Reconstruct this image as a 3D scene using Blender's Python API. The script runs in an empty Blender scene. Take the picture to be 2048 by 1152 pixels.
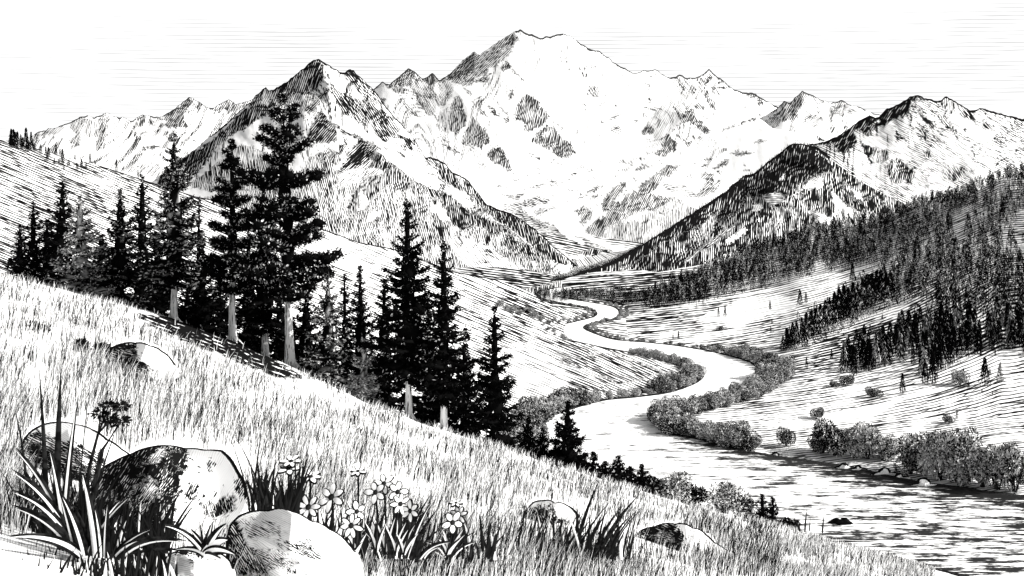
import bpy, math, random
import numpy as np
from mathutils import Vector
R = math.radians
rng = np.random.default_rng(7)
random.seed(7)
scn = bpy.context.scene
COL = scn.collection
# ------------------------------------------------------------------ frame: eye 80 m above the river
F, HOR, EYE = 1774.0, 430.0, 80.0          # focal length and horizon row in photograph pixels (2048 wide)
def P(px, py, Y):
    px, py, Y = np.broadcast_arrays(np.asarray(px, float), np.asarray(py, float), np.asarray(Y, float))
    return np.stack([(px-1024)/F*Y, Y, EYE-(py-HOR)/F*Y], -1)
def row_of(z, Y): return HOR+(EYE-z)*F/Y
# ------------------------------------------------------------------ small helpers
def hash2(ix, iy, seed):
    h = (ix*374761393 + iy*668265263 + seed*1442695041) & 0xffffffff
    h = ((h ^ (h >> 13))*1274126177) & 0xffffffff
    return ((h ^ (h >> 16)) & 0xffff)/65535.0
def vnoise(x, y, seed=0):
    x = np.asarray(x, float); y = np.asarray(y, float)
    ix = np.floor(x).astype(np.int64); iy = np.floor(y).astype(np.int64)
    fx = x-ix; fy = y-iy; fx = fx*fx*(3-2*fx); fy = fy*fy*(3-2*fy)
    a = hash2(ix, iy, seed); b = hash2(ix+1, iy, seed); c = hash2(ix, iy+1, seed); d = hash2(ix+1, iy+1, seed)
    return (a*(1-fx)+b*fx)*(1-fy)+(c*(1-fx)+d*fx)*fy
def fbm(x, y, seed=0, octv=4):
    s = 0; a = .5; t = 0
    for k in range(octv):
        s = s+a*vnoise(np.asarray(x)*2**k, np.asarray(y)*2**k, seed+k*17); t += a; a *= .5
    return s/t
def inpoly(px, py, poly):
    poly = np.asarray(poly, float); inside = np.zeros(px.shape, bool)
    j = len(poly)-1
    for i in range(len(poly)):
        xi, yi = poly[i]; xj, yj = poly[j]
        if yi != yj:
            c = ((yi > py) != (yj > py)) & (px < (xj-xi)*(py-yi)/(yj-yi)+xi)
            inside ^= c
        j = i
    return inside
def dist_line(px, py, line):
    d = np.full(px.shape, 1e9)
    for (x0, y0), (x1, y1) in zip(line[:-1], line[1:]):
        vx, vy = x1-x0, y1-y0
        t = np.clip(((px-x0)*vx+(py-y0)*vy)/(vx*vx+vy*vy+1e-9), 0, 1)
        d = np.minimum(d, np.hypot(px-x0-t*vx, py-y0-t*vy))
    return d
def curve(pts, x):
    pts = np.asarray(pts, float)
    return np.interp(x, pts[:, 0], pts[:, 1])
def mesh(name, V, Q, mats, parent=None, attrs=None, smooth=False, midx=None, loc=None):
    """V (n,3), Q (m,k) all faces with k corners -> one mesh object"""
    me = bpy.data.meshes.new(name)
    V = np.ascontiguousarray(V, np.float32); Q = np.ascontiguousarray(Q, np.int32)
    n, k = Q.shape
    me.vertices.add(len(V)); me.vertices.foreach_set('co', V.ravel())
    me.loops.add(n*k); me.loops.foreach_set('vertex_index', Q.ravel())
    me.polygons.add(n); me.polygons.foreach_set('loop_start', np.arange(0, n*k, k, dtype=np.int32))
    if smooth: me.polygons.foreach_set('use_smooth', np.ones(n, bool))
    for m in (mats if isinstance(mats, (list, tuple)) else [mats]): me.materials.append(m)
    if midx is not None: me.polygons.foreach_set('material_index', np.ascontiguousarray(midx, np.int32))
    for an, av in (attrs or {}).items():
        av = np.ascontiguousarray(av, np.float32)
        if av.ndim == 1: me.attributes.new(an, 'FLOAT', 'POINT').data.foreach_set('value', av)
        else: me.attributes.new(an, 'FLOAT_VECTOR', 'POINT').data.foreach_set('vector', av.ravel())
    me.update(calc_edges=True); me.validate()
    o = bpy.data.objects.new(name, me); COL.objects.link(o)
    if parent is not None: o.parent = parent
    if loc is not None: o.location = loc
    return o
def grid_faces(nr, nc, wrap=False):
    c = np.arange(nc if wrap else nc-1); r = np.arange(nr-1)
    rr, cc = np.meshgrid(r, c, indexing='ij'); c2 = (cc+1) % nc
    return np.stack([rr*nc+cc, rr*nc+c2, (rr+1)*nc+c2, (rr+1)*nc+cc], -1).reshape(-1, 4)
def tag(o, label=None, cat=None, group=None, kind=None):
    if label: o['label'] = label
    if cat: o['category'] = cat
    if group: o['group'] = group
    if kind: o['kind'] = kind
    return o
def empty(name, loc, rz=0):
    o = bpy.data.objects.new(name, None); COL.objects.link(o); o.location = [float(c) for c in loc]
    o.rotation_euler.z = rz; o.empty_display_size = .3
    return o
def dup(root, loc, rz, sc, label=None, group=None):
    c = root.copy(); COL.objects.link(c); c.location = [float(v) for v in loc]; c.rotation_euler = (0, 0, rz); c.scale = sc
    if label: c['label'] = label
    if group: c['group'] = group
    for ch in root.children:
        d = ch.copy(); COL.objects.link(d); d.parent = c
    return c
def tube_np(pts, rad, ns=7):
    pts = np.asarray(pts, float); rad = np.asarray(rad, float)
    T = np.gradient(pts, axis=0); T /= np.linalg.norm(T, axis=1)[:, None]+1e-9
    up = np.where(np.abs(T[:, 2:3]) > .9, np.array([[1., 0, 0]]), np.array([[0, 0, 1.]]))
    A = np.cross(T, up); A /= np.linalg.norm(A, axis=1)[:, None]+1e-9
    B = np.cross(T, A); th = np.linspace(0, 2*np.pi, ns, endpoint=False)
    V = pts[:, None]+rad[:, None, None]*(A[:, None]*np.cos(th)[None, :, None]+B[:, None]*np.sin(th)[None, :, None])
    return V.reshape(-1, 3), grid_faces(len(pts), ns, True)
class MB:
    def __init__(s): s.V = []; s.Q = []; s.n = 0; s.A = []; s.M = []
    def add(s, V, Q, a=None, m=0):
        s.V.append(V); s.Q.append(Q+s.n); s.n += len(V)
        s.A.append(np.full(len(V), 0. if a is None else a) if np.ndim(a) == 0 else a); s.M.append(np.full(len(Q), m))
    def get(s): return np.concatenate(s.V), np.concatenate(s.Q)
    def build(s, name, mats, parent=None, attr=None, smooth=False, loc=None):
        V, Q = s.get()
        return mesh(name, V, Q, mats, parent, {attr: np.concatenate(s.A)} if attr else None, smooth, np.concatenate(s.M), loc)
# ------------------------------------------------------------------ materials
INK, WHITE = .006, .82
def newmat(name):
    m = bpy.data.materials.new(name); m.use_nodes = True
    nt = m.node_tree; b = nt.nodes['Principled BSDF']
    b.inputs['Roughness'].default_value = .9; b.inputs['Specular IOR Level'].default_value = .0
    return m, nt, b
def nd(nt, t, **kw):
    n = nt.nodes.new(t)
    for k, v in kw.items(): setattr(n, k, v)
    return n
def mth(nt, op, a, b=None, c=None):
    n = nd(nt, 'ShaderNodeMath', operation=op)
    for i, v in enumerate((a, b, c)):
        if v is None: continue
        if isinstance(v, (int, float)): n.inputs[i].default_value = v
        else: nt.links.new(v, n.inputs[i])
    return n.outputs[0]
def noise(nt, vec, scale, detail=2., rough=.5):
    n = nd(nt, 'ShaderNodeTexNoise'); n.inputs['Scale'].default_value = scale; n.inputs['Detail'].default_value = detail
    n.inputs['Roughness'].default_value = rough
    if vec is not None: nt.links.new(vec, n.inputs['Vector'])
    return n.outputs['Fac']
def scaled(nt, vec, s):
    n = nd(nt, 'ShaderNodeVectorMath', operation='MULTIPLY'); nt.links.new(vec, n.inputs[0]); n.inputs[1].default_value = s
    return n.outputs[0]
def smooth(nt, v, lo, hi):
    n = nd(nt, 'ShaderNodeMapRange'); n.interpolation_type = 'SMOOTHSTEP'; nt.links.new(v, n.inputs['Value'])
    n.inputs['From Min'].default_value = lo; n.inputs['From Max'].default_value = hi
    return n.outputs['Result']
def mixcol(nt, fac, a, b):
    n = nd(nt, 'ShaderNodeMix', data_type='RGBA')
    if isinstance(fac, float): n.inputs[0].default_value = fac
    else: nt.links.new(fac, n.inputs[0])
    for i, v in ((6, a), (7, b)):
        if isinstance(v, (int, float)): n.inputs[i].default_value = (v, v, v, 1)
        else: nt.links.new(v, n.inputs[i])
    return n.outputs[2]
def engraved(name, period, warp=7., amp=.75, white=WHITE, ink=INK, along=.035, soft=.16, cross=.16):
    """pale surface with engraved streaks: 'hc' runs across / along the streaks, 'dens' says how much of it is dark"""
    m, nt, b = newmat(name)
    hc = nd(nt, 'ShaderNodeAttribute', attribute_name='hc').outputs['Vector']
    de = nd(nt, 'ShaderNodeAttribute', attribute_name='dens').outputs['Fac']
    sep = nd(nt, 'ShaderNodeSeparateXYZ'); nt.links.new(hc, sep.inputs[0])
    w = noise(nt, scaled(nt, hc, (.018, .018, 1)), 1., 2.)
    u = mth(nt, 'MULTIPLY_ADD', mth(nt, 'SUBTRACT', w, .5), warp*2.2, sep.outputs[0])
    tri = mth(nt, 'ABSOLUTE', mth(nt, 'SUBTRACT', mth(nt, 'FRACT', mth(nt, 'DIVIDE', u, period)), .5))
    tri = mth(nt, 'MULTIPLY', tri, 2.)
    u2 = mth(nt, 'MULTIPLY_ADD', sep.outputs[1], cross, mth(nt, 'MULTIPLY_ADD', mth(nt, 'SUBTRACT', w, .5), -warp*3., sep.outputs[0]))
    tr2 = mth(nt, 'MULTIPLY', mth(nt, 'ABSOLUTE', mth(nt, 'SUBTRACT', mth(nt, 'FRACT', mth(nt, 'DIVIDE', u2, period*1.37)), .5)), 2.)
    tri = mth(nt, 'MINIMUM', tri, mth(nt, 'ADD', tr2, .22))
    brk = noise(nt, scaled(nt, hc, (1.05/period, along, 1)), 1., 3., .6)
    blot = noise(nt, scaled(nt, hc, (.03, .022, 1)), 1., 3., .6)
    k = mth(nt, 'MINIMUM', mth(nt, 'MULTIPLY', de, 2.6), 1.)
    var = mth(nt, 'ADD', mth(nt, 'MULTIPLY', mth(nt, 'SUBTRACT', brk, .5), amp*2.0), mth(nt, 'MULTIPLY', mth(nt, 'SUBTRACT', blot, .5), amp*1.3))
    val = mth(nt, 'SUBTRACT', mth(nt, 'ADD', de, mth(nt, 'MULTIPLY', var, k)), tri)
    fac = smooth(nt, val, -soft, soft)
    fac = mth(nt, 'MULTIPLY', fac, smooth(nt, de, .01, .07))
    fac = mth(nt, 'MAXIMUM', fac, smooth(nt, de, .93, .99))
    nt.links.new(mixcol(nt, fac, white, ink), b.inputs['Base Color'])
    return m
M = {}
M['far'] = engraved('far_rock_and_snow', 3.0, ink=.03, amp=.85)  # patch darkness mixes bare rock with painted face shade
M['mid'] = engraved('rock_and_snow', 3.4, amp=.85)  # patch darkness mixes bare rock with painted face shade
M['wood'] = engraved('wooded_slope', 3.7, amp=.95)
M['meadow'] = engraved('dry_meadow', 4.2, warp=3.5, along=.008, amp=.85, cross=.03)
M['meadow2'] = engraved('dry_pasture', 4.1, warp=3.2, along=.005, amp=.85, cross=.03)
M['turf'] = engraved('pale_turf', 6., warp=8., along=.05, amp=.9)
M['stone'] = engraved('weathered_stone', 3.8, warp=10., along=.03, amp=1.2)  # dark patches on it are shade put into the stone colour
def tone_mat(name, dark, pale):
    m, nt, b = newmat(name)
    t = nd(nt, 'ShaderNodeAttribute', attribute_name='tone').outputs['Fac']
    nt.links.new(mixcol(nt, t, dark, pale), b.inputs['Base Color'])
    return m
M['needle'] = tone_mat('conifer_needles', .003, .75)
M['leaf'] = tone_mat('shrub_leaves', .006, .8)
M['blade'] = tone_mat('grass_blades', .01, .85)
def plain(name, c, var=0., sc=8.):
    m, nt, b = newmat(name)
    if var:
        tc = nd(nt, 'ShaderNodeTexCoord').outputs['Object']
        f = noise(nt, tc, sc, 3.)
        nt.links.new(mixcol(nt, smooth(nt, f, .4, .6), max(.005, c-var), min(.9, c+var)), b.inputs['Base Color'])
    else: b.inputs['Base Color'].default_value = (c, c, c, 1)
    return m
M['dark'] = plain('dark_leaf', .012, .008, 20.)
M['pale'] = plain('pale_leaf', .8)
M['petal'] = plain('white_petal', .85)
M['moss'] = plain('dark_wet_rock', .02, .012, 4.)
def bark():
    m, nt, b = newmat('pale_bark')
    tc = nd(nt, 'ShaderNodeTexCoord').outputs['Object']
    f = noise(nt, scaled(nt, tc, (7, 7, .5)), 1., 3., .6)
    nt.links.new(mixcol(nt, smooth(nt, f, .40, .47), .015, .82), b.inputs['Base Color'])
    return m
M['bark'] = bark()
M['twig'] = plain('dark_bark', .02, .012, 5.)
def water():
    m, nt, b = newmat('silty_river_water')
    tc = nd(nt, 'ShaderNodeTexCoord').outputs['Object']
    de = nd(nt, 'ShaderNodeAttribute', attribute_name='dens').outputs['Fac']
    n1 = noise(nt, scaled(nt, tc, (.10, .22, 1)), 1., 5., .7)
    n2 = noise(nt, scaled(nt, tc, (.14, 1.5, 1)), 1., 3., .6)
    v = mth(nt, 'ADD', mth(nt, 'MULTIPLY', n1, .52), mth(nt, 'MULTIPLY', n2, .48))
    v = mth(nt, 'ADD', v, mth(nt, 'MULTIPLY', mth(nt, 'SUBTRACT', de, .5), .34))
    fac = smooth(nt, v, .545, .60)
    nt.links.new(mixcol(nt, fac, .84, .015), b.inputs['Base Color'])
    b.inputs['Roughness'].default_value = .5; b.inputs['Specular IOR Level'].default_value = .03
    return m
M['water'] = water()
# ------------------------------------------------------------------ traced rock and snow patches, shade of the faces painted in with them (detail windows of the photograph)
WIN = dict(a=(400, 100, 4.096), b=(800, 40, 4.096), c=(1200, 100, 4.096), d=(1550, 170, 4.1), e=(600, 300, 4.096), f=(950, 320, 4.096),
           g=(0, 170, 4.096), h=(1250, 330, 4.096), p=(0, 0, 1))
def win(k, pts):
    x0, y0, s = WIN[k]
    return [(x0+x/s, y0+y/s) for x, y in pts]
def T(k, dens, ang, *c):   # patch: window, darkness, streak angle, x,y,x,y...
    return (win(k, list(zip(c[0::2], c[1::2]))), dens, ang)
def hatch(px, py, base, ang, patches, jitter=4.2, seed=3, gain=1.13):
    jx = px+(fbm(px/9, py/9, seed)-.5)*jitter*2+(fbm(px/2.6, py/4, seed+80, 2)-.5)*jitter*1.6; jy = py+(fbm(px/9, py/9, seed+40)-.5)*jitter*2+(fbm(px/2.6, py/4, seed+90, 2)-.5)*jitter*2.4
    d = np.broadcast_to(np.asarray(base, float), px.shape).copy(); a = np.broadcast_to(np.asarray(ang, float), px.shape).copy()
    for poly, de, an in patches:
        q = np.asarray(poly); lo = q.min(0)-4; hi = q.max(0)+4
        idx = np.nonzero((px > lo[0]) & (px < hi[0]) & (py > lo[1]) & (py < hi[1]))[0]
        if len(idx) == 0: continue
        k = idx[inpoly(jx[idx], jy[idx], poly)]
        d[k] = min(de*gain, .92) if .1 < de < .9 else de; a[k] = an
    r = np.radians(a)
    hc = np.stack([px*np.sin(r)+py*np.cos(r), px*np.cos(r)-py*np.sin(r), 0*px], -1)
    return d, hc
def ranges(name, ridge, rows, base, ang, patches, spurs, mat, x0, x1, step=2.2, nrow=150, crest=(), relief=.035, rough=1.0, back=.35, label=None, seed=5, crest_w=2.2, ribs=0, rib_ang=70):
    """a mountain: ridge line and lower lines (each a list of px, py, depth) joined into one faceted face, with its far side behind it"""
    xs = np.arange(x0, x1+step, step); n = len(xs)
    rp = np.array([(a, b) for a, b, _ in ridge], float); ry = np.array([(a, c) for a, _, c in ridge], float)
    jag = (fbm(xs/7., xs*0+seed, seed, 3)-.5)*5*rough
    lines = [(curve(rp, xs)+jag, curve(ry, xs))]
    for L in rows:
        lines.append((np.interp(xs, [q[0] for q in L], [q[1] for q in L]), np.interp(xs, [q[0] for q in L], [q[2] for q in L])))
    for i in range(1, len(lines)):
        lines[i] = (np.maximum(lines[i][0], lines[i-1][0]+.5), np.minimum(lines[i][1], lines[i-1][1]-1))
    ts = np.linspace(0, 1, nrow); seg = ts*(len(lines)-1)
    PY = np.empty((nrow, n)); DY = np.empty((nrow, n))
    for r in range(nrow):
        i = min(int(seg[r]), len(lines)-2); f = seg[r]-i
        PY[r] = lines[i][0]*(1-f)+lines[i+1][0]*f; DY[r] = lines[i][1]*(1-f)+lines[i+1][1]*f
    PX = np.broadcast_to(xs, PY.shape)
    nb_ = int(110/step) | 1
    def bl(a): return np.convolve(np.pad(a, nb_//2, mode='edge'), np.ones(nb_)/nb_, 'valid')
    LP_ = np.array([bl(l[0]) for l in lines]); LY_ = np.array([bl(l[1]) for l in lines])
    for c in range(n):
        p_, y_ = LP_[:, c], LY_[:, c]; d_ = np.interp(PY[:, c], p_, y_)
        k = (y_[0]-y_[1])/max(p_[1]-p_[0], 8.); up_ = PY[:, c] < p_[0]; d_[up_] = y_[0]+k*(p_[0]-PY[up_, c])
        k2 = (y_[-2]-y_[-1])/max(p_[-1]-p_[-2], 8.); lo_ = PY[:, c] > p_[-1]; d_[lo_] = np.maximum(y_[-1]-k2*(PY[lo_, c]-p_[-1]), y_[-1]*.85)
        DY[:, c] = d_
    PX = np.broadcast_to(xs, PY.shape)
    fx, fy = PX.ravel().copy(), PY.ravel().copy()
    D = DY.ravel().copy()
    env = np.minimum(1, (fy-np.broadcast_to(lines[0][0], PY.shape).ravel())/35.)
    dd = np.zeros(fx.shape)
    for line, k, rad in spurs:
        d = np.minimum(dist_line(fx, fy, line), rad)
        dd += k*(d-rad)/F
    dd += (fbm(fx/55, fy/55, seed+3, 4)-.5)*relief*2
    D = D*(1+dd*env)
    V = P(fx, fy, D)
    de, hc = hatch(fx, fy, base(fx, fy) if callable(base) else base, ang(fx, fy) if callable(ang) else ang, patches, seed=seed, gain=.95 if mat == M['far'] else 1.13)
    top = np.broadcast_to(lines[0][0], PY.shape).ravel()
    if ribs != 0:      # thin rock ribs running down the fall line
        ra = np.radians(rib_ang)+(vnoise(fx/120, fy/120, seed+60)-.5)*1.0; uu = fx*np.sin(ra)+fy*np.cos(ra); vv = fx*np.cos(ra)-fy*np.sin(ra)
        q_ = fbm(uu/8, vv/36, seed+61, 4); g_ = np.clip(1.25-(fy-top)/230, .2, 1)
        de = np.where(de < .9, np.maximum(de, np.clip((q_-.555)*7, 0, .64)*g_*(ribs(fx) if callable(ribs) else ribs)*(vnoise(fx/60, fy/50, seed+62) > .33)), de)
    for a, b in crest:
        lim = crest_w*(.5+vnoise(fx/14, fx*0, seed+77)*1.3)
        de[(fx >= a) & (fx <= b) & (fy-top < lim)] = 1.
    # far side
    b1 = V[:n].copy(); H = np.maximum(b1[:, 2], 5)
    bk = [b1+np.stack([b1[:, 0]*g*.2, b1[:, 1]*g*back, -H*g], -1) for g in (.35, 1.05)]
    V = np.concatenate([bk[1], bk[0], V]); nb = 2*n
    de = np.concatenate([np.full(nb, .4), de]); hc = np.concatenate([np.stack([np.tile(xs, 2), np.zeros(nb), np.zeros(nb)], -1), hc])
    o = mesh(name, V, grid_faces(nrow+2, n), mat, None, {'dens': de, 'hc': hc}, True)
    return tag(o, label, None, None, 'structure')
# --- far left range
ridge1 = [(-260, 330, 7600), (-60, 300, 7600), (60, 275, 7600), (80, 262, 7600), (110, 255, 7600), (140, 245, 7600), (160, 235, 7600), (175, 231, 7600), (185, 235, 7600), (200, 231, 7600),
          (214, 226, 7600), (228, 234, 7600), (248, 236, 7700), (265, 242, 7700), (285, 228, 7700), (292, 232, 7700), (300, 230, 7700), (318, 236, 7700), (340, 222, 7700), (360, 210, 7700),
          (378, 194, 7700), (395, 202, 7700), (410, 213, 7700), (428, 217, 7700), (440, 209, 7700), (458, 198, 7700), (472, 208, 7700), (488, 205, 7700), (500, 200, 7700), (560, 185, 7800), (700, 230, 7800)]
pat1 = [T('g', .32, 40, 300,400, 400,350, 540,330, 470,400, 370,430),
    T('g', .38, 60, 540,330, 680,260, 720,260, 700,300, 660,400, 650,490, 610,490, 560,470, 620,400), T('g', .38, 75, 700,270, 800,270, 870,230, 900,260, 880,330, 830,440, 780,420, 740,440, 680,430),
    T('g', .6, 65, 800,290, 870,222, 890,260, 870,400, 850,520, 780,510, 830,400), T('g', .3, 120, 900,250, 980,320, 1020,380, 940,490, 900,450, 890,330),
    T('g', .55, 110, 1040,290, 1070,280, 1120,380, 1090,400), T('g', .6, 80, 1090,280, 1180,225, 1200,280, 1170,350, 1120,340), T('g', .55, 110, 1220,255, 1290,340, 1250,330, 1210,340),
    T('g', .6, 20, 1120,420, 1160,370, 1270,380, 1180,410), T('g', .65, 55, 1300,280, 1460,180, 1550,90, 1580,130, 1520,220, 1500,260, 1540,340, 1440,360, 1380,320),
    T('g', .35, 60, 1580,140, 1640,160, 1560,250, 1530,250), T('g', .35, 60, 1660,180, 1690,190, 1620,240), T('g', .6, 60, 1760,195, 1880,112, 1960,160, 2048,125, 2048,175, 1980,200, 1880,215),
    T('g', .55, 20, 1130,540, 1180,500, 1280,490, 1320,510, 1180,550), T('g', .45, 20, 830,630, 940,570, 1060,550, 960,600), T('g', .45, 25, 1000,640, 1120,590, 1080,610, 990,650),
    T('g', .35, 50, 1100,670, 1150,630, 1300,630, 1330,760, 1200,750, 1000,700), T('g', .5, 10, 1500,460, 1630,440, 1600,470), T('g', .5, 5, 1500,510, 1560,500, 1530,512)]
ranges('mountain', ridge1, [[(-260, 360, 6800), (160, 310, 6800), (700, 330, 6900)], [(-260, 452, 5200), (700, 452, 5200)]], 0., 60, pat1,
       [(win('g', [(870, 225), (860, 330), (810, 520)]), .45, 45), (win('g', [(1550, 95), (1510, 240), (1450, 370)]), .45, 45), (win('g', [(690, 260), (650, 400)]), .35, 35)],
       M['far'], -260, 700, nrow=90, relief=.005, crest=[(60, 520)], ribs=.9, rib_ang=65, label='low far snowy range with hatched rock spurs left of the big peak', seed=5, crest_w=1.6)
E = [T('p', .5, 86, 1030,590, 1060,575, 1100,566, 1180,552, 1300,545, 1420,540, 1420,600, 1290,606, 1150,590, 1110,578, 1080,584), T('f', .5, 168, 300,430, 400,420, 520,490, 650,530, 780,640, 900,690, 1000,700, 1140,760, 1150,800, 1000,870, 880,830, 750,790, 700,790, 560,640, 480,560), T('f', .0, 60, 640,535, 700,560, 780,615, 860,645, 905,690, 780,650), T('f', .0, 60, 740,790, 860,780, 1000,780, 1040,740, 1010,800, 900,830),
     T('f', .6, 70, 860,760, 960,720, 1030,740, 1000,780, 880,780), T('f', .55, 90, 780,800, 950,860, 940,890, 740,860)]
# --- main massif
ridge2 = [(600, 300, 7200), (680, 240, 7200), (720, 200, 7200), (748, 178, 7200), (765, 163, 7200), (778, 170, 7200), (800, 150, 7200), (817, 137, 7200), (832, 146, 7200), (845, 158, 7200), (855, 153, 7200),
          (865, 145, 7200), (878, 160, 7200), (890, 155, 7200), (905, 143, 7200), (925, 120, 7200), (945, 106, 7200), (950, 103, 7200), (960, 108, 7200), (985, 92, 7200), (1010, 75, 7200), (1030, 62, 7200), (1040, 58, 7200),
          (1055, 66, 7200), (1080, 75, 7200), (1100, 72, 7200), (1125, 66, 7200), (1140, 72, 7200), (1160, 86, 7200), (1180, 97, 7200), (1200, 103, 7200), (1220, 118, 7200), (1235, 130, 7200), (1255, 140, 7200),
          (1272, 147, 7200), (1290, 141, 7200), (1310, 139, 7200), (1325, 148, 7200), (1340, 156, 7200), (1352, 153, 7200), (1360, 149, 7200), (1372, 156, 7200), (1390, 155, 7200), (1405, 148, 7200), (1418, 138, 7200),
          (1432, 150, 7200), (1450, 165, 7200), (1465, 178, 7200), (1485, 185, 7200), (1505, 184, 7200), (1520, 195, 7200), (1545, 208, 7200), (1562, 216, 7200), (1620, 235, 7200), (1760, 260, 7200)]
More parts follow.
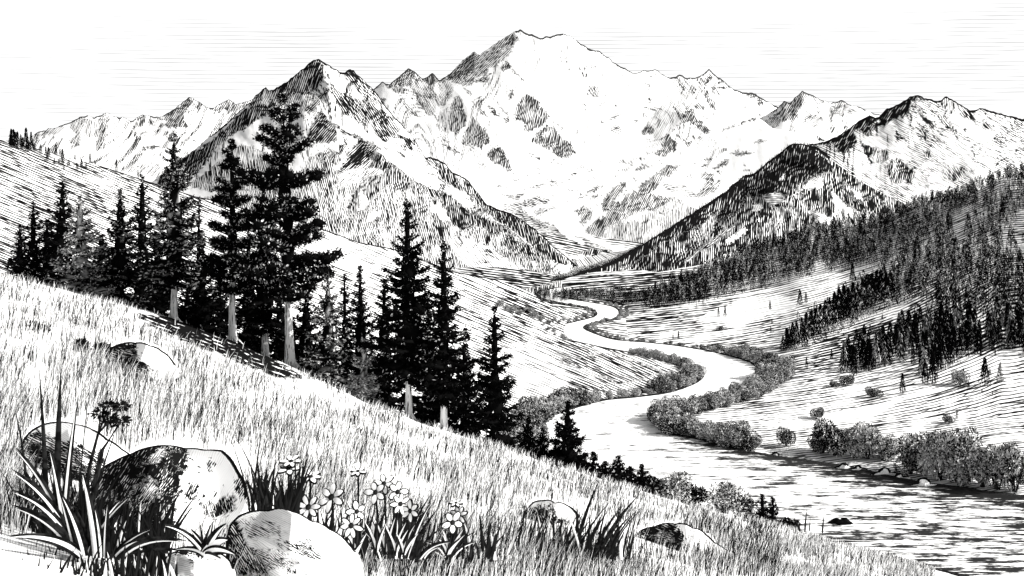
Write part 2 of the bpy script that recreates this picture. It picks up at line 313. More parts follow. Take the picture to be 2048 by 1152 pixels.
pat2 = [T('b', .5, 40, 340,490, 440,400, 500,340, 560,262, 620,262, 640,290, 760,220, 860,130, 940,80, 960,130, 970,170, 930,230, 880,300, 800,370, 700,420, 600,500, 560,530, 460,520, 400,480),
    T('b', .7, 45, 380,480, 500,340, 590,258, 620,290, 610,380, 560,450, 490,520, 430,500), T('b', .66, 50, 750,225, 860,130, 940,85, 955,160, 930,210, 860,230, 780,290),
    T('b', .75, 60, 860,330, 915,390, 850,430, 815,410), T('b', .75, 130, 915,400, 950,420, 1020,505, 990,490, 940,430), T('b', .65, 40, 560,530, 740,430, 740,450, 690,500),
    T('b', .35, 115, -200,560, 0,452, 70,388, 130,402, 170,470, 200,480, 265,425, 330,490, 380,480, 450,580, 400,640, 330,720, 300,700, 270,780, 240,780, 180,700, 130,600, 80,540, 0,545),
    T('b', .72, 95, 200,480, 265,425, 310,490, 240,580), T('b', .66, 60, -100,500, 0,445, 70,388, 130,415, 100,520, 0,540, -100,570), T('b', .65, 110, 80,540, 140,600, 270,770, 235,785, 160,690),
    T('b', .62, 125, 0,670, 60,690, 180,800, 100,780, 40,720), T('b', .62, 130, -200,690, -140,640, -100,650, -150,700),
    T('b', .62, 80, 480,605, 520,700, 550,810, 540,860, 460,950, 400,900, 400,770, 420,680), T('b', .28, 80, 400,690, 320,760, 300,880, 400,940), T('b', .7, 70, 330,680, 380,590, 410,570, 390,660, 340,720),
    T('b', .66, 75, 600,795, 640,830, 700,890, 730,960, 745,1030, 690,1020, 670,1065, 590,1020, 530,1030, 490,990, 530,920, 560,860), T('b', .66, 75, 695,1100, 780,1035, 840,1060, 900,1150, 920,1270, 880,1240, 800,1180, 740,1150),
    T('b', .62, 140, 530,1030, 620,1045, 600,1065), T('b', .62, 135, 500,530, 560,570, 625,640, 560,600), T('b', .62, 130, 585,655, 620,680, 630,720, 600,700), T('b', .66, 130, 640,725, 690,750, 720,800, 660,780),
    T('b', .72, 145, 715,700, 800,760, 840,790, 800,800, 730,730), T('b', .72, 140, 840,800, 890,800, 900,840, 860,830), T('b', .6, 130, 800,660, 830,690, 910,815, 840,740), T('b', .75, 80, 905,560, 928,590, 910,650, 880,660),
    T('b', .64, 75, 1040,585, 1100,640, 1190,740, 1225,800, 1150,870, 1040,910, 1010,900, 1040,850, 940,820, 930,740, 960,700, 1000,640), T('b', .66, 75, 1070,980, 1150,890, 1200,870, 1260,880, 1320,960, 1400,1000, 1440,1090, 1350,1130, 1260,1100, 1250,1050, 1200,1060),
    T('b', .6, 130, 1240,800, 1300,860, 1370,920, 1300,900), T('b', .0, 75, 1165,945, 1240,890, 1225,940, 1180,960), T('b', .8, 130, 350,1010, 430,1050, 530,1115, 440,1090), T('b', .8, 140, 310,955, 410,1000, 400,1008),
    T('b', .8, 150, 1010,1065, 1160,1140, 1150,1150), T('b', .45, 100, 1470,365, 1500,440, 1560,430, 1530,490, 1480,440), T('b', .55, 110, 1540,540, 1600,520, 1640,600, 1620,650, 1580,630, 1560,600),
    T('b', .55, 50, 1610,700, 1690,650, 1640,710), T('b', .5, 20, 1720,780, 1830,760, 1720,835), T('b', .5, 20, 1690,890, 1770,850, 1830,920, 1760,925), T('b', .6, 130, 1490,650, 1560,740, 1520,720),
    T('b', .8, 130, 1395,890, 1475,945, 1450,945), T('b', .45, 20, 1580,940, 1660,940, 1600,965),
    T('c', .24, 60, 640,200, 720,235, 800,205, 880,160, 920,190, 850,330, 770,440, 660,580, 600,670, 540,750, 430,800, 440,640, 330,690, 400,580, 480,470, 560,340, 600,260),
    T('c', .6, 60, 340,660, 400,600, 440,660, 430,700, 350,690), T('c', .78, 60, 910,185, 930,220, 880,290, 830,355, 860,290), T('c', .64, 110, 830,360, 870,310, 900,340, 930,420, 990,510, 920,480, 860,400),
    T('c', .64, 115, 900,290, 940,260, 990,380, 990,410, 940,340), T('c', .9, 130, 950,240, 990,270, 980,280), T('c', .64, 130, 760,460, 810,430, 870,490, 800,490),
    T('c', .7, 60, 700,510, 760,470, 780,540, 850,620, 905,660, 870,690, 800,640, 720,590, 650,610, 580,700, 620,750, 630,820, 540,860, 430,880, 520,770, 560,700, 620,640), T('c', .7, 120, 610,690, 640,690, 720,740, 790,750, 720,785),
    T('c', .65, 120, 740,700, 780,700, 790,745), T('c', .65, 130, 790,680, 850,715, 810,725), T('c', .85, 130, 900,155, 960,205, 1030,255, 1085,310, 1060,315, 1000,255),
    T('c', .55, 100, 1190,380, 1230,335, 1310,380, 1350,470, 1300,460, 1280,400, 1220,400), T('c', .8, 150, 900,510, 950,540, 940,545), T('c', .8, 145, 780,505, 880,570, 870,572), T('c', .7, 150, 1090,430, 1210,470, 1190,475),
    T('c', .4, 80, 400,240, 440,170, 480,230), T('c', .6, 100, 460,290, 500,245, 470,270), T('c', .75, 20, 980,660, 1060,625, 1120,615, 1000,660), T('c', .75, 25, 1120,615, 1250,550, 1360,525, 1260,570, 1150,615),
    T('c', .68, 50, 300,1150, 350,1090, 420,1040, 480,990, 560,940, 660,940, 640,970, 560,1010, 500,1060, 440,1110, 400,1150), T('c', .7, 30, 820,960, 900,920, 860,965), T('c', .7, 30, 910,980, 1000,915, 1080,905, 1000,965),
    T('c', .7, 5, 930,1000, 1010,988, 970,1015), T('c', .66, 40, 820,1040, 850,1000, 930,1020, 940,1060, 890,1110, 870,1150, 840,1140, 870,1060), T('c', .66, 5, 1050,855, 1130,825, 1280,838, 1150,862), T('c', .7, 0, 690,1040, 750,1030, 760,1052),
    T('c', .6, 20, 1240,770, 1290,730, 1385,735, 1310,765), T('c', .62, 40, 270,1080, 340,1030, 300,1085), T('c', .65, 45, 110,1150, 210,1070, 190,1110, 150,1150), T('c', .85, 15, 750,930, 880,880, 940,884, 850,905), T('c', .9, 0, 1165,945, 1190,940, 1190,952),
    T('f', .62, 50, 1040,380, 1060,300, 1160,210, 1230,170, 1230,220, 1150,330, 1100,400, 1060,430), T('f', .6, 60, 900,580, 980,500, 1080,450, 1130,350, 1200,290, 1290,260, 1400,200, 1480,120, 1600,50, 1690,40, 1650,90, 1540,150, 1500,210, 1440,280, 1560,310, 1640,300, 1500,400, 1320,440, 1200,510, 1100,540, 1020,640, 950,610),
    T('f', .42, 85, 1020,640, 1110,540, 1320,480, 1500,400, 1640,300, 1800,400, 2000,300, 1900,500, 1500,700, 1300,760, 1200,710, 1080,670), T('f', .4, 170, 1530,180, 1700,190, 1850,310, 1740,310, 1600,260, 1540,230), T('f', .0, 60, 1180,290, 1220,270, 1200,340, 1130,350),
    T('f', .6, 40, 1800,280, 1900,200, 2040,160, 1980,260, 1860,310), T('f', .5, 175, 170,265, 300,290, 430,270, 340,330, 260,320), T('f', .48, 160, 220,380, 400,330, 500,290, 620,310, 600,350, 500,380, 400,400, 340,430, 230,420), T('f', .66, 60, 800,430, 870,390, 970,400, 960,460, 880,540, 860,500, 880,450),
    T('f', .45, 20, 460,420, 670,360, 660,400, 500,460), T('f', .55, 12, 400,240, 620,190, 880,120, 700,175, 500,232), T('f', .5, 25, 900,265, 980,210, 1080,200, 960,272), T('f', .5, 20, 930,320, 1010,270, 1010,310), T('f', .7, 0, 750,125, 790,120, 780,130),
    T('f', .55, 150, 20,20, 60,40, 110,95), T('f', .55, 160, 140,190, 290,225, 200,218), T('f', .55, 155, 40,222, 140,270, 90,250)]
for k in range(46):      # small rocks showing through the snow field
    cx, cy = [(1115+rng.random()*100-20, 95+rng.random()*45), (1180+rng.random()*80, 120+rng.random()*110), (1120+rng.random()*90, 180+rng.random()*110), (1255+rng.random()*90, 185+rng.random()*80)][k % 4]
    s = 1.2+rng.random()*3.2
    pat2.append(([(cx-s*.5, cy-s), (cx+s*.4, cy-s*.6), (cx+s, cy+s*1.2), (cx+s*.1, cy+s*.9)], .8, 120))
for k in range(90):      # streaks of moraine on the glacier
    cx = 1010+rng.random()*330; cy = 318+rng.random()*112; L = 6+rng.random()*20; t = -.22+.1*rng.random()
    pat2.append(([(cx, cy), (cx+L*.5, cy+t*L*.5-1.0), (cx+L, cy+t*L), (cx+L*.5, cy+t*L*.5+.9)], .85, 10))
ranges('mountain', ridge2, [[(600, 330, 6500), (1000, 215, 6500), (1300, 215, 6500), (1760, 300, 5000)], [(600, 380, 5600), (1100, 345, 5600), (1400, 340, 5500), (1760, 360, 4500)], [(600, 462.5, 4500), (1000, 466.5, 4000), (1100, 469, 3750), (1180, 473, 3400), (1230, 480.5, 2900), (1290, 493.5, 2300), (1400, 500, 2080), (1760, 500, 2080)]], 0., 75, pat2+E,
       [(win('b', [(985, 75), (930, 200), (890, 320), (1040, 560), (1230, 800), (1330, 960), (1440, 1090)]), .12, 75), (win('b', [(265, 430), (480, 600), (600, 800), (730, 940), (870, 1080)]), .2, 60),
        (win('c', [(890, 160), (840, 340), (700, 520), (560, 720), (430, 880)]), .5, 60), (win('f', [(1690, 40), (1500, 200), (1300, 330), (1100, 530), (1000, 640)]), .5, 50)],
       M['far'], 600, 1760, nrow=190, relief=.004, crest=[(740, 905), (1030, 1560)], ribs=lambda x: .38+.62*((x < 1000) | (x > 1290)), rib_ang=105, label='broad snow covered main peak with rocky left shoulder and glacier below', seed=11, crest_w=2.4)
# --- right back range
ridge3 = [(1400, 330, 6400), (1470, 290, 6300), (1520, 236, 6200), (1545, 222, 6200), (1558, 212, 6200), (1568, 203, 6200), (1580, 205, 6200), (1595, 191, 6200), (1605, 181, 6200), (1620, 188, 6200), (1640, 198, 6200), (1660, 206, 6200), (1672, 206, 6200),
          (1682, 200, 6200), (1700, 209, 6200), (1720, 215, 6200), (1740, 224, 6200), (1760, 230, 6200), (1820, 250, 6200), (1900, 270, 6200)]
pat3 = [T('c', .58, 60, 1150,730, 1250,650, 1350,590, 1470,490, 1510,420, 1560,425, 1650,325, 1700,370, 1660,470, 1630,490, 1630,560, 1490,580, 1450,600, 1360,650, 1250,690), T('c', .0, 60, 1470,540, 1490,580, 1440,640, 1390,600),
    T('c', .5, 60, 1370,660, 1400,590, 1480,550, 1470,610, 1400,670), T('c', .5, 35, 1640,600, 1700,520, 1840,560, 1760,590), T('c', .58, 50, 1880,470, 1980,405, 2048,460, 2000,540, 1900,530), T('c', .4, 120, 1700,360, 1900,440, 1850,450, 1770,460, 1700,420),
    T('c', .6, 25, 1660,640, 1840,570, 1780,620), T('d', .6, 55, 450,180, 545,125, 590,170, 560,230, 470,250), T('d', .35, 150, 590,170, 740,195, 860,245, 700,250, 580,240), T('c', .2, 30, 1450,690, 1600,590, 1560,640)]
ranges('mountain', ridge3, [[(1400, 345, 5700), (1600, 262, 5700), (1900, 300, 5700)], [(1400, 375, 4800), (1900, 400, 4800)]], 0., 60, pat3, [(win('c', [(1655, 335), (1640, 480), (1480, 600), (1200, 730)]), .9, 40), (win('d', [(545, 130), (500, 260)]), .7, 30)],
       M['far'], 1400, 1900, nrow=80, relief=.005, crest=[(1540, 1770)], ribs=.7, rib_ang=60, label='small pointed snowy peak with hatched left face right of the main peak', seed=21, crest_w=1.8)
# --- big left peak
ridge4 = [(-100, 500, 3300), (200, 425, 3400), (300, 365, 3500), (360, 320, 3500), (400, 290, 3500), (430, 265, 3500), (460, 240, 3500), (480, 220, 3500), (500, 205, 3500), (512, 190, 3500), (525, 178, 3500), (532, 175, 3500), (538, 181, 3500), (548, 178, 3500),
          (560, 171, 3500), (572, 164, 3500), (585, 155, 3500), (597, 143, 3500), (605, 138, 3500), (615, 130, 3500), (628, 119, 3500), (637, 117, 3500), (650, 126, 3480), (665, 135, 3460), (680, 143, 3440), (690, 145, 3420), (700, 138, 3400), (708, 142, 3390),
          (720, 153, 3370), (735, 168, 3350), (748, 178, 3330), (757, 190, 3310), (765, 205, 3290), (785, 230, 3250), (800, 245, 3200), (815, 262, 3150), (830, 280, 3100), (843, 300, 3050), (850, 314, 3000), (870, 317, 2950), (890, 325, 2880), (905, 345, 2800), (925, 352, 2700),
          (940, 365, 2600), (955, 385, 2520), (975, 410, 2420), (1000, 420, 2300), (1030, 430, 2150), (1060, 450, 2000), (1085, 470, 1850), (1105, 490, 1700), (1125, 508, 1560), (1145, 525, 1430), (1170, 543, 1255)]
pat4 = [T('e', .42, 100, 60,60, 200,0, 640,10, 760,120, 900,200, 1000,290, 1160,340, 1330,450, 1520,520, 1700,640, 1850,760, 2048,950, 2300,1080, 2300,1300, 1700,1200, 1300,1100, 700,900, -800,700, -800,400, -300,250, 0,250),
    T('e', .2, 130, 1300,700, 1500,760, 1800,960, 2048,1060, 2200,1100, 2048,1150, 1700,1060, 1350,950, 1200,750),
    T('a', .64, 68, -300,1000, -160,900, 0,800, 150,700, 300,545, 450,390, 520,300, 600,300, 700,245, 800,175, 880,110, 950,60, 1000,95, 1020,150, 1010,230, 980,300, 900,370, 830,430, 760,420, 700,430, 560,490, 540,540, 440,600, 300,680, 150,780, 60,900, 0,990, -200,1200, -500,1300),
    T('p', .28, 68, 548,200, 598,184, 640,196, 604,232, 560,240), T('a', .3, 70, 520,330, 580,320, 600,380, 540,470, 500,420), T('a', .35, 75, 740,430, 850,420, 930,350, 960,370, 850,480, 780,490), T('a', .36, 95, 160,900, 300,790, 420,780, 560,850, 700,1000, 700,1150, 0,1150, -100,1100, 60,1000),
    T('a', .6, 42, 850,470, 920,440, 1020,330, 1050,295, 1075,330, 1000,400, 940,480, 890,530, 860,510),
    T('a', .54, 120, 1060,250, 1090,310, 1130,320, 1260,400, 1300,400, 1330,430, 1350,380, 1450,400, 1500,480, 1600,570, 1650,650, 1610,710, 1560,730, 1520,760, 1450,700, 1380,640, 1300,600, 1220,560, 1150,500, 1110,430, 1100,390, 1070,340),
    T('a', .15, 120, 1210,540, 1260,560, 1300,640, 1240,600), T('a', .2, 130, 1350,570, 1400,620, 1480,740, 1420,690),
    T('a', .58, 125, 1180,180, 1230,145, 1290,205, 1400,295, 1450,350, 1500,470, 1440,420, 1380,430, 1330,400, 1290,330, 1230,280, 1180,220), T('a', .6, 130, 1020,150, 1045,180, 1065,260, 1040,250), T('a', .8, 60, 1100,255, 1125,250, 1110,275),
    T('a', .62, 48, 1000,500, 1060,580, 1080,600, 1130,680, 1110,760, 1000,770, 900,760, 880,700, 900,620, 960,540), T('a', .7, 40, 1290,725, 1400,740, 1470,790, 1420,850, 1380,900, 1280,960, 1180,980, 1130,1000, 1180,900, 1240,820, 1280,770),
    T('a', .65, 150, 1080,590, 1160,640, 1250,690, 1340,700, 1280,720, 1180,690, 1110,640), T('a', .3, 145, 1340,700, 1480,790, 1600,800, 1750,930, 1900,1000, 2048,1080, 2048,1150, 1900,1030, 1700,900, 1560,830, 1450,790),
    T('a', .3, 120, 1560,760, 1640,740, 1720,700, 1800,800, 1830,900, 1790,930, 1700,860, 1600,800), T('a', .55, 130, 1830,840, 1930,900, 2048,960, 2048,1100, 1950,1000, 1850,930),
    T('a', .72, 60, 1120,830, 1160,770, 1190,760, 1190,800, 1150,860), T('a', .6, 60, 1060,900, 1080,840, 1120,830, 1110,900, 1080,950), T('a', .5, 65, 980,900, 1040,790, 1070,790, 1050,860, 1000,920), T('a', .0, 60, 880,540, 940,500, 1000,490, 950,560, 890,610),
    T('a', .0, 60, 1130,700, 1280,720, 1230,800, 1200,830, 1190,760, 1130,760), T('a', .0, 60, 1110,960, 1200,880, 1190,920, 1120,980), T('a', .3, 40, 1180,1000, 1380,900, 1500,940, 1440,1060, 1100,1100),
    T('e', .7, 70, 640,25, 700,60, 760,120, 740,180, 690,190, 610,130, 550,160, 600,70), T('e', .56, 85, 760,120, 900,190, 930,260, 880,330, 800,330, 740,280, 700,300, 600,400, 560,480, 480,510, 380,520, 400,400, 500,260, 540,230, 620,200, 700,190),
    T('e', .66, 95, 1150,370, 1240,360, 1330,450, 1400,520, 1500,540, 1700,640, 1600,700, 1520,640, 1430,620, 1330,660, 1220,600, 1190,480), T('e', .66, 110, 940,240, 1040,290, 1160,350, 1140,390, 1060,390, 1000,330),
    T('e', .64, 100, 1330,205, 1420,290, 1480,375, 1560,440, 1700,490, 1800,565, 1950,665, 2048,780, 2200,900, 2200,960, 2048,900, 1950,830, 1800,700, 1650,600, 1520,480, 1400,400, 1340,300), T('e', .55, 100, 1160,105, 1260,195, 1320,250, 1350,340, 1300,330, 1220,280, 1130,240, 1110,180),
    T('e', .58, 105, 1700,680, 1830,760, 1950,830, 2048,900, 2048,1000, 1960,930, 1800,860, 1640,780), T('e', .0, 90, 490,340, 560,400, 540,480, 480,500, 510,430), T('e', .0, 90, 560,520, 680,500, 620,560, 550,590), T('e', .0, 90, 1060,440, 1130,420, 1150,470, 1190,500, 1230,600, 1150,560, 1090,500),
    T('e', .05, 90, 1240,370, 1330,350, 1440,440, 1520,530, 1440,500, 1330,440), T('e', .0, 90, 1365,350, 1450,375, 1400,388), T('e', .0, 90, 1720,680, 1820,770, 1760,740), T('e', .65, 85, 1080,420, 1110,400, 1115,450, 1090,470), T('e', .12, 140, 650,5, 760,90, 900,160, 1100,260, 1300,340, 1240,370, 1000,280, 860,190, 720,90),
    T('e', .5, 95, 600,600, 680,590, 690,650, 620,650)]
sp4 = [(win('a', [(960, 75), (1020, 200), (1060, 320), (1060, 420), (1080, 590), (1340, 700), (1480, 790), (1750, 950), (2048, 1100)]) + win('e', [(1330, 440), (1700, 620), (2048, 960)]), .5, 70),
       (win('a', [(1060, 340), (950, 450), (850, 560)]), .25, 40), (win('e', [(640, 20), (700, 200), (620, 420), (560, 600)]), .7, 45), (win('a', [(1230, 160), (1450, 400), (1640, 680)]), .6, 35), (win('e', [(1330, 210), (1560, 450), (1950, 700)]), .6, 35)]
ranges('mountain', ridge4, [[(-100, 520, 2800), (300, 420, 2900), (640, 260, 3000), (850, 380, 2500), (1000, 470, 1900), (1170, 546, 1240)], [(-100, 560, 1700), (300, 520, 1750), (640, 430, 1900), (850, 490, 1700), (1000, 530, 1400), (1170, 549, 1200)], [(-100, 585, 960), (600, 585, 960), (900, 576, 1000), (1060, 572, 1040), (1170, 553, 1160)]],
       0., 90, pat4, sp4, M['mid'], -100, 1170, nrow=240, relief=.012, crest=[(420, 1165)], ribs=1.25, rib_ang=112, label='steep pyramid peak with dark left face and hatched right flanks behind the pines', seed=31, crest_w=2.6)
# --- right mountain with long hatched slopes
ridge5 = [(1480, 400, 2500), (1560, 345, 2600), (1598, 303, 2650), (1620, 289, 2700), (1650, 284, 2750), (1680, 269, 2800), (1700, 257, 2800), (1720, 240, 2850), (1740, 232, 2850), (1750, 235, 2850), (1760, 231, 2850), (1775, 217, 2900), (1790, 211, 2900), (1805, 204, 2900), (1820, 194, 2900), (1835, 189, 2900),
          (1850, 196, 2900), (1875, 203, 2900), (1893, 193, 2900), (1905, 200, 2900), (1925, 212, 2900), (1945, 222, 2900), (1960, 216, 2900), (1985, 223, 2900), (2010, 229, 2900), (2060, 240, 2900), (2250, 270, 2900)]
pat5 = [T('d', .8, 55, 200,470, 270,475, 380,435, 470,360, 560,330, 640,300, 760,245, 860,250, 930,180, 1000,150, 1100,90, 1170,75, 1230,105, 1130,130, 1080,220, 1040,270, 960,290, 900,330, 780,380, 770,420, 690,370, 640,370, 680,450, 620,540, 560,570, 520,530, 460,480, 370,490),
    T('d', .0, 60, 720,355, 850,285, 860,300, 780,320), T('d', .9, 80, 700,450, 730,490, 810,500, 800,560, 780,600, 820,660, 760,610, 720,530), T('d', .55, 70, 810,510, 870,530, 850,640, 790,600), T('d', .65, 75, 880,530, 920,550, 930,600, 880,640),
    T('d', .64, 75, 930,640, 970,600, 1030,610, 1060,640, 1140,700, 1130,830, 1060,790, 950,810, 920,700), T('d', .0, 75, 970,680, 1000,640, 960,760), T('d', .55, 85, 1350,130, 1400,85, 1480,150, 1480,240, 1440,240, 1360,170), T('d', .58, 125, 1480,145, 1620,200, 1660,330, 1600,290, 1520,250),
    T('d', .58, 130, 1680,280, 1800,340, 1780,370, 1700,340), T('d', .64, 125, 1160,180, 1230,250, 1310,330, 1300,370, 1260,350, 1200,260), T('d', .64, 125, 1330,250, 1400,260, 1490,370, 1510,440, 1450,390, 1370,310), T('d', .75, 115, 1200,330, 1270,450, 1230,460, 1190,380),
    T('d', .65, 135, 1280,390, 1400,480, 1320,460), T('d', .95, 120, 1600,510, 1650,580, 1640,600), T('d', .55, 90, 1200,530, 1290,540, 1290,600, 1230,590), T('d', .42, 120, 1380,640, 1650,700, 1450,800, 1370,770), T('d', .55, 120, 1210,780, 1270,850, 1250,865),
    T('d', .0, 130, 1470,230, 1500,260, 1640,340, 1700,350, 1730,400, 1650,420, 1540,400, 1510,330), T('d', .8, 0, 1535,360, 1565,360, 1560,380, 1540,380), T('d', .7, 150, 960,350, 1100,480, 1010,430), T('d', .0, 150, 940,560, 990,590, 980,610, 950,600)]
ranges('mountain', ridge5, [[(1480, 345, 2300), (1835, 280, 2450), (2250, 330, 2400)], [(1480, 440, 1750), (1835, 420, 1750), (2250, 400, 1700)]], .31, lambda x, y: 150+0*x, pat5,
       [(win('d', [(1170, 80), (1080, 210), (900, 330), (690, 380), (560, 570)]), .9, 60), (win('d', [(1180, 150), (1260, 330), (1400, 480), (1640, 700)]), .7, 60), (win('d', [(1400, 95), (1480, 240), (1640, 560)]), .6, 50)],
       M['mid'], 1480, 2250, nrow=150, relief=.012, crest=[(1620, 2250)], ribs=1.2, rib_ang=130, label='twin topped right mountain with long streaked slopes and dark crest', seed=41, crest_w=3.2)
# --- dark wooded spur
ridge6 = [(1030, 584, 945), (1070, 572, 1010), (1110, 560, 1080), (1150, 548, 1160), (1200, 533, 1270), (1230, 520, 1350), (1260, 504, 1430), (1300, 479, 1560), (1340, 454, 1680), (1380, 429, 1800), (1420, 404, 1920), (1450, 384, 2010), (1470, 364, 2070), (1490, 350, 2120), (1510, 344, 2160), (1530, 328, 2210), (1555, 309, 2280),
          (1575, 292, 2330), (1590, 286, 2350), (1610, 287, 2330), (1630, 293, 2290), (1650, 303, 2240), (1665, 322, 2180), (1690, 340, 2100), (1720, 362, 2000), (1770, 388, 1880), (1800, 404, 1800), (1900, 450, 1600)]
pat6 = [T('h', .78, 75, -60,760, 400,500, 700,300, 900,120, 1100,0, 1300,-180, 1480,-190, 1700,0, 1700,60, 1560,80, 1300,240, 1000,250, 900,400, 600,500, 300,640, 0,860), T('h', .35, 175, 1130,260, 1230,220, 1310,280, 1230,340, 1190,340), T('h', .22, 150, 1420,220, 1530,100, 1640,110, 1600,200, 1520,190),
    T('h', .25, 150, 1490,370, 1540,365, 1710,450, 1660,520), T('h', .3, 150, 1480,520, 1560,480, 1700,580, 1560,640, 1440,640), T('h', .1, 150, 1310,700, 1400,650, 1460,640, 1420,690, 1330,725), T('h', .15, 60, 820,620, 900,560, 990,490, 980,560, 860,640), T('h', .32, 105, 1700,200, 1800,330, 1960,390, 2200,480, 2048,600, 1800,560, 1720,420),
    T('h', .05, 110, 1860,200, 1920,220, 1950,290, 1900,280), T('h', .66, 95, 1780,130, 1860,170, 1850,260, 1900,300, 1960,300, 2048,240, 2200,400, 2000,400, 1880,370, 1800,300), T('h', .15, 60, 1040,330, 1100,310, 1130,340, 1060,380), T('h', .0, 85, 1085,430, 1110,430, 1100,490), T('h', .0, 80, 1180,470, 1195,400, 1195,520),
    T('h', .42, 40, 480,790, 600,700, 860,500, 920,490, 760,620, 520,790), T('h', .1, 60, 1270,110, 1300,60, 1300,130), T('h', .0, 60, 1380,240, 1420,225, 1400,260), T('h', .45, 85, 540,600, 700,420, 790,360, 700,560, 640,640), T('h', .0, 60, 1690,-150, 1710,-90, 1690,-60),
    T('h', .36, 88, 640,800, 900,720, 1300,680, 1200,760, 900,860, 700,850), T('h', .48, 88, 1200,360, 1400,340, 1420,420, 1480,520, 1400,640, 1240,640), T('h', .5, 85, 300,1000, 620,880, 560,1000, 300,1060)]
ranges('mountain', ridge6, [[(1030, 589, 925), (1260, 545, 1250), (1450, 450, 1650), (1600, 380, 1800), (1900, 500, 1450)], [(1030, 597, 900), (1260, 590, 980), (1450, 570, 1150), (1600, 530, 1250), (1900, 540, 1280)]], .72, 84, pat6,
       [(win('h', [(1380, -180), (1640, 80), (1190, 340), (830, 600), (400, 900)]), .9, 60), (win('h', [(1480, -170), (1780, 120), (2048, 260)]), .7, 60)], M['wood'], 1030, 1900, nrow=170, crest=[(1030, 1660)], label='dark wooded spur rising to a rounded top on the right of the valley', seed=51, crest_w=5.)
# ------------------------------------------------------------------ hills as height fields over (pixel column, depth)
class Field:
    def __init__(s, cols, blur=90):
        s.px = np.arange(-700, 2800, 10.); s.Y = np.concatenate([np.arange(180, 1300, 4.), np.arange(1300, 2600, 20.)])
        ks = sorted(cols); Z = np.array([np.interp(s.Y, *zip(*cols[k])) for k in ks])
        G = np.array([np.interp(s.px, ks, Z[:, j]) for j in range(len(s.Y))]).T
        n = max(1, int(blur/10)) | 1; pad = n//2
        Gp = np.pad(G, ((pad, pad), (0, 0)), mode='edge'); cs = np.cumsum(np.pad(Gp, ((1, 0), (0, 0))), 0)
        s.G = (cs[n:]-cs[:-n])/n
    def __call__(s, px, Y):
        px = np.asarray(px, float); Y = np.asarray(Y, float)
        i = np.clip((px-s.px[0])/10, 0, len(s.px)-1.001); i0 = i.astype(int); fi = i-i0
        j = np.interp(Y, s.Y, np.arange(len(s.Y))); j = np.clip(j, 0, len(s.Y)-1.001); j0 = j.astype(int); fj = j-j0
        G = s.G
        return (G[i0, j0]*(1-fi)+G[i0+1, j0]*fi)*(1-fj)+(G[i0, j0+1]*(1-fi)+G[i0+1, j0+1]*fi)*fj
def cy(*c):      # column from py,Y pairs
    return [(Y, EYE-(py-HOR)*Y/F) for py, Y in zip(c[0::2], c[1::2])]
def tail(col, k=1.7):
    return [(col[0][0]*.93, -3.)]+col+[(col[-1][0]*1.12, col[-1][1]*.75), (col[-1][0]*k, -6.)]
HR = Field({1080: [(500, -3), (2000, -3)], 1190: [(180, -3), (850, -3), (900, .2), (960, 3), (1040, 5), (1700, -6)], 1255: [(180, -3), (540, -3), (566, .1), (640, .25), (780, .25), (840, 1.2), (880, 3.), (940, 5.8), (1050, 4), (1700, -6)],
    1320: [(180, -3), (328, -2), (340, .5), (348, .4), (358, -2), (520, -3), (550, -.5)]+cy(680,566, 664,595, 645,645, 622,710, 602,785, 585,860, 565,945)+[(1150, 4), (1700, -6)], 1400: [(180, -3), (300, -2), (318, .5), (345, .9), (362, .4), (378, -2), (480, -3), (512, -1)]+tail(cy(703,518, 690,540, 660,592, 640,638, 620,690, 600,755, 590,800, 560,920, 540,1010))[1:], 1500: [(180, -3), (284, -2), (300, .7), (345, 1.4), (388, 1.), (404, -2), (440, -3), (466, -1)]+tail(cy(728,473, 712,495, 690,530, 660,590, 635,645, 610,710, 585,790, 560,880, 535,990, 505,1130))[1:],
    1560: [(180, -3), (276, -2), (291, .6), (340, 1.6), (400, 2.0), (445, 2.1)]+tail(cy(712,487, 690,520, 660,575, 635,625, 610,690, 585,765, 560,845, 535,945, 490,1120))[1:],
    1600: tail(cy(925,285, 880,310, 830,343, 800,366, 770,398, 740,432, 700,485, 660,550, 620,630, 580,730, 540,850, 500,1000, 474,1090)), 1700: tail(cy(938,279, 900,298, 860,322, 820,352, 780,388, 745,426, 700,482, 660,545, 620,620, 580,712, 540,820, 500,950, 465,1090, 445,1150)),
    1850: tail(cy(965,265, 920,285, 870,313, 820,346, 770,385, 730,422, 690,465, 640,530, 590,605, 540,695, 490,795, 440,900, 405,985)), 2010: tail(cy(990,253, 940,274, 880,304, 820,340, 770,378, 720,425, 670,475, 620,530, 570,590, 520,655, 470,725, 420,800, 370,875, 352,905)),
    2300: tail(cy(1030,236, 940,272, 850,318, 770,372, 700,430, 630,490, 560,560, 490,630, 420,700, 350,770, 300,820)), 2700: tail(cy(1030,236, 940,272, 850,318, 770,372, 700,430, 630,490, 560,560, 490,630, 420,700, 350,770, 250,840))}, 50)
def lt(*c):
    col = list(zip(c[0::2], c[1::2])); return col+[(col[-1][0]*1.1, col[-1][1]*.8-1), (col[-1][0]*1.55, -6.)]
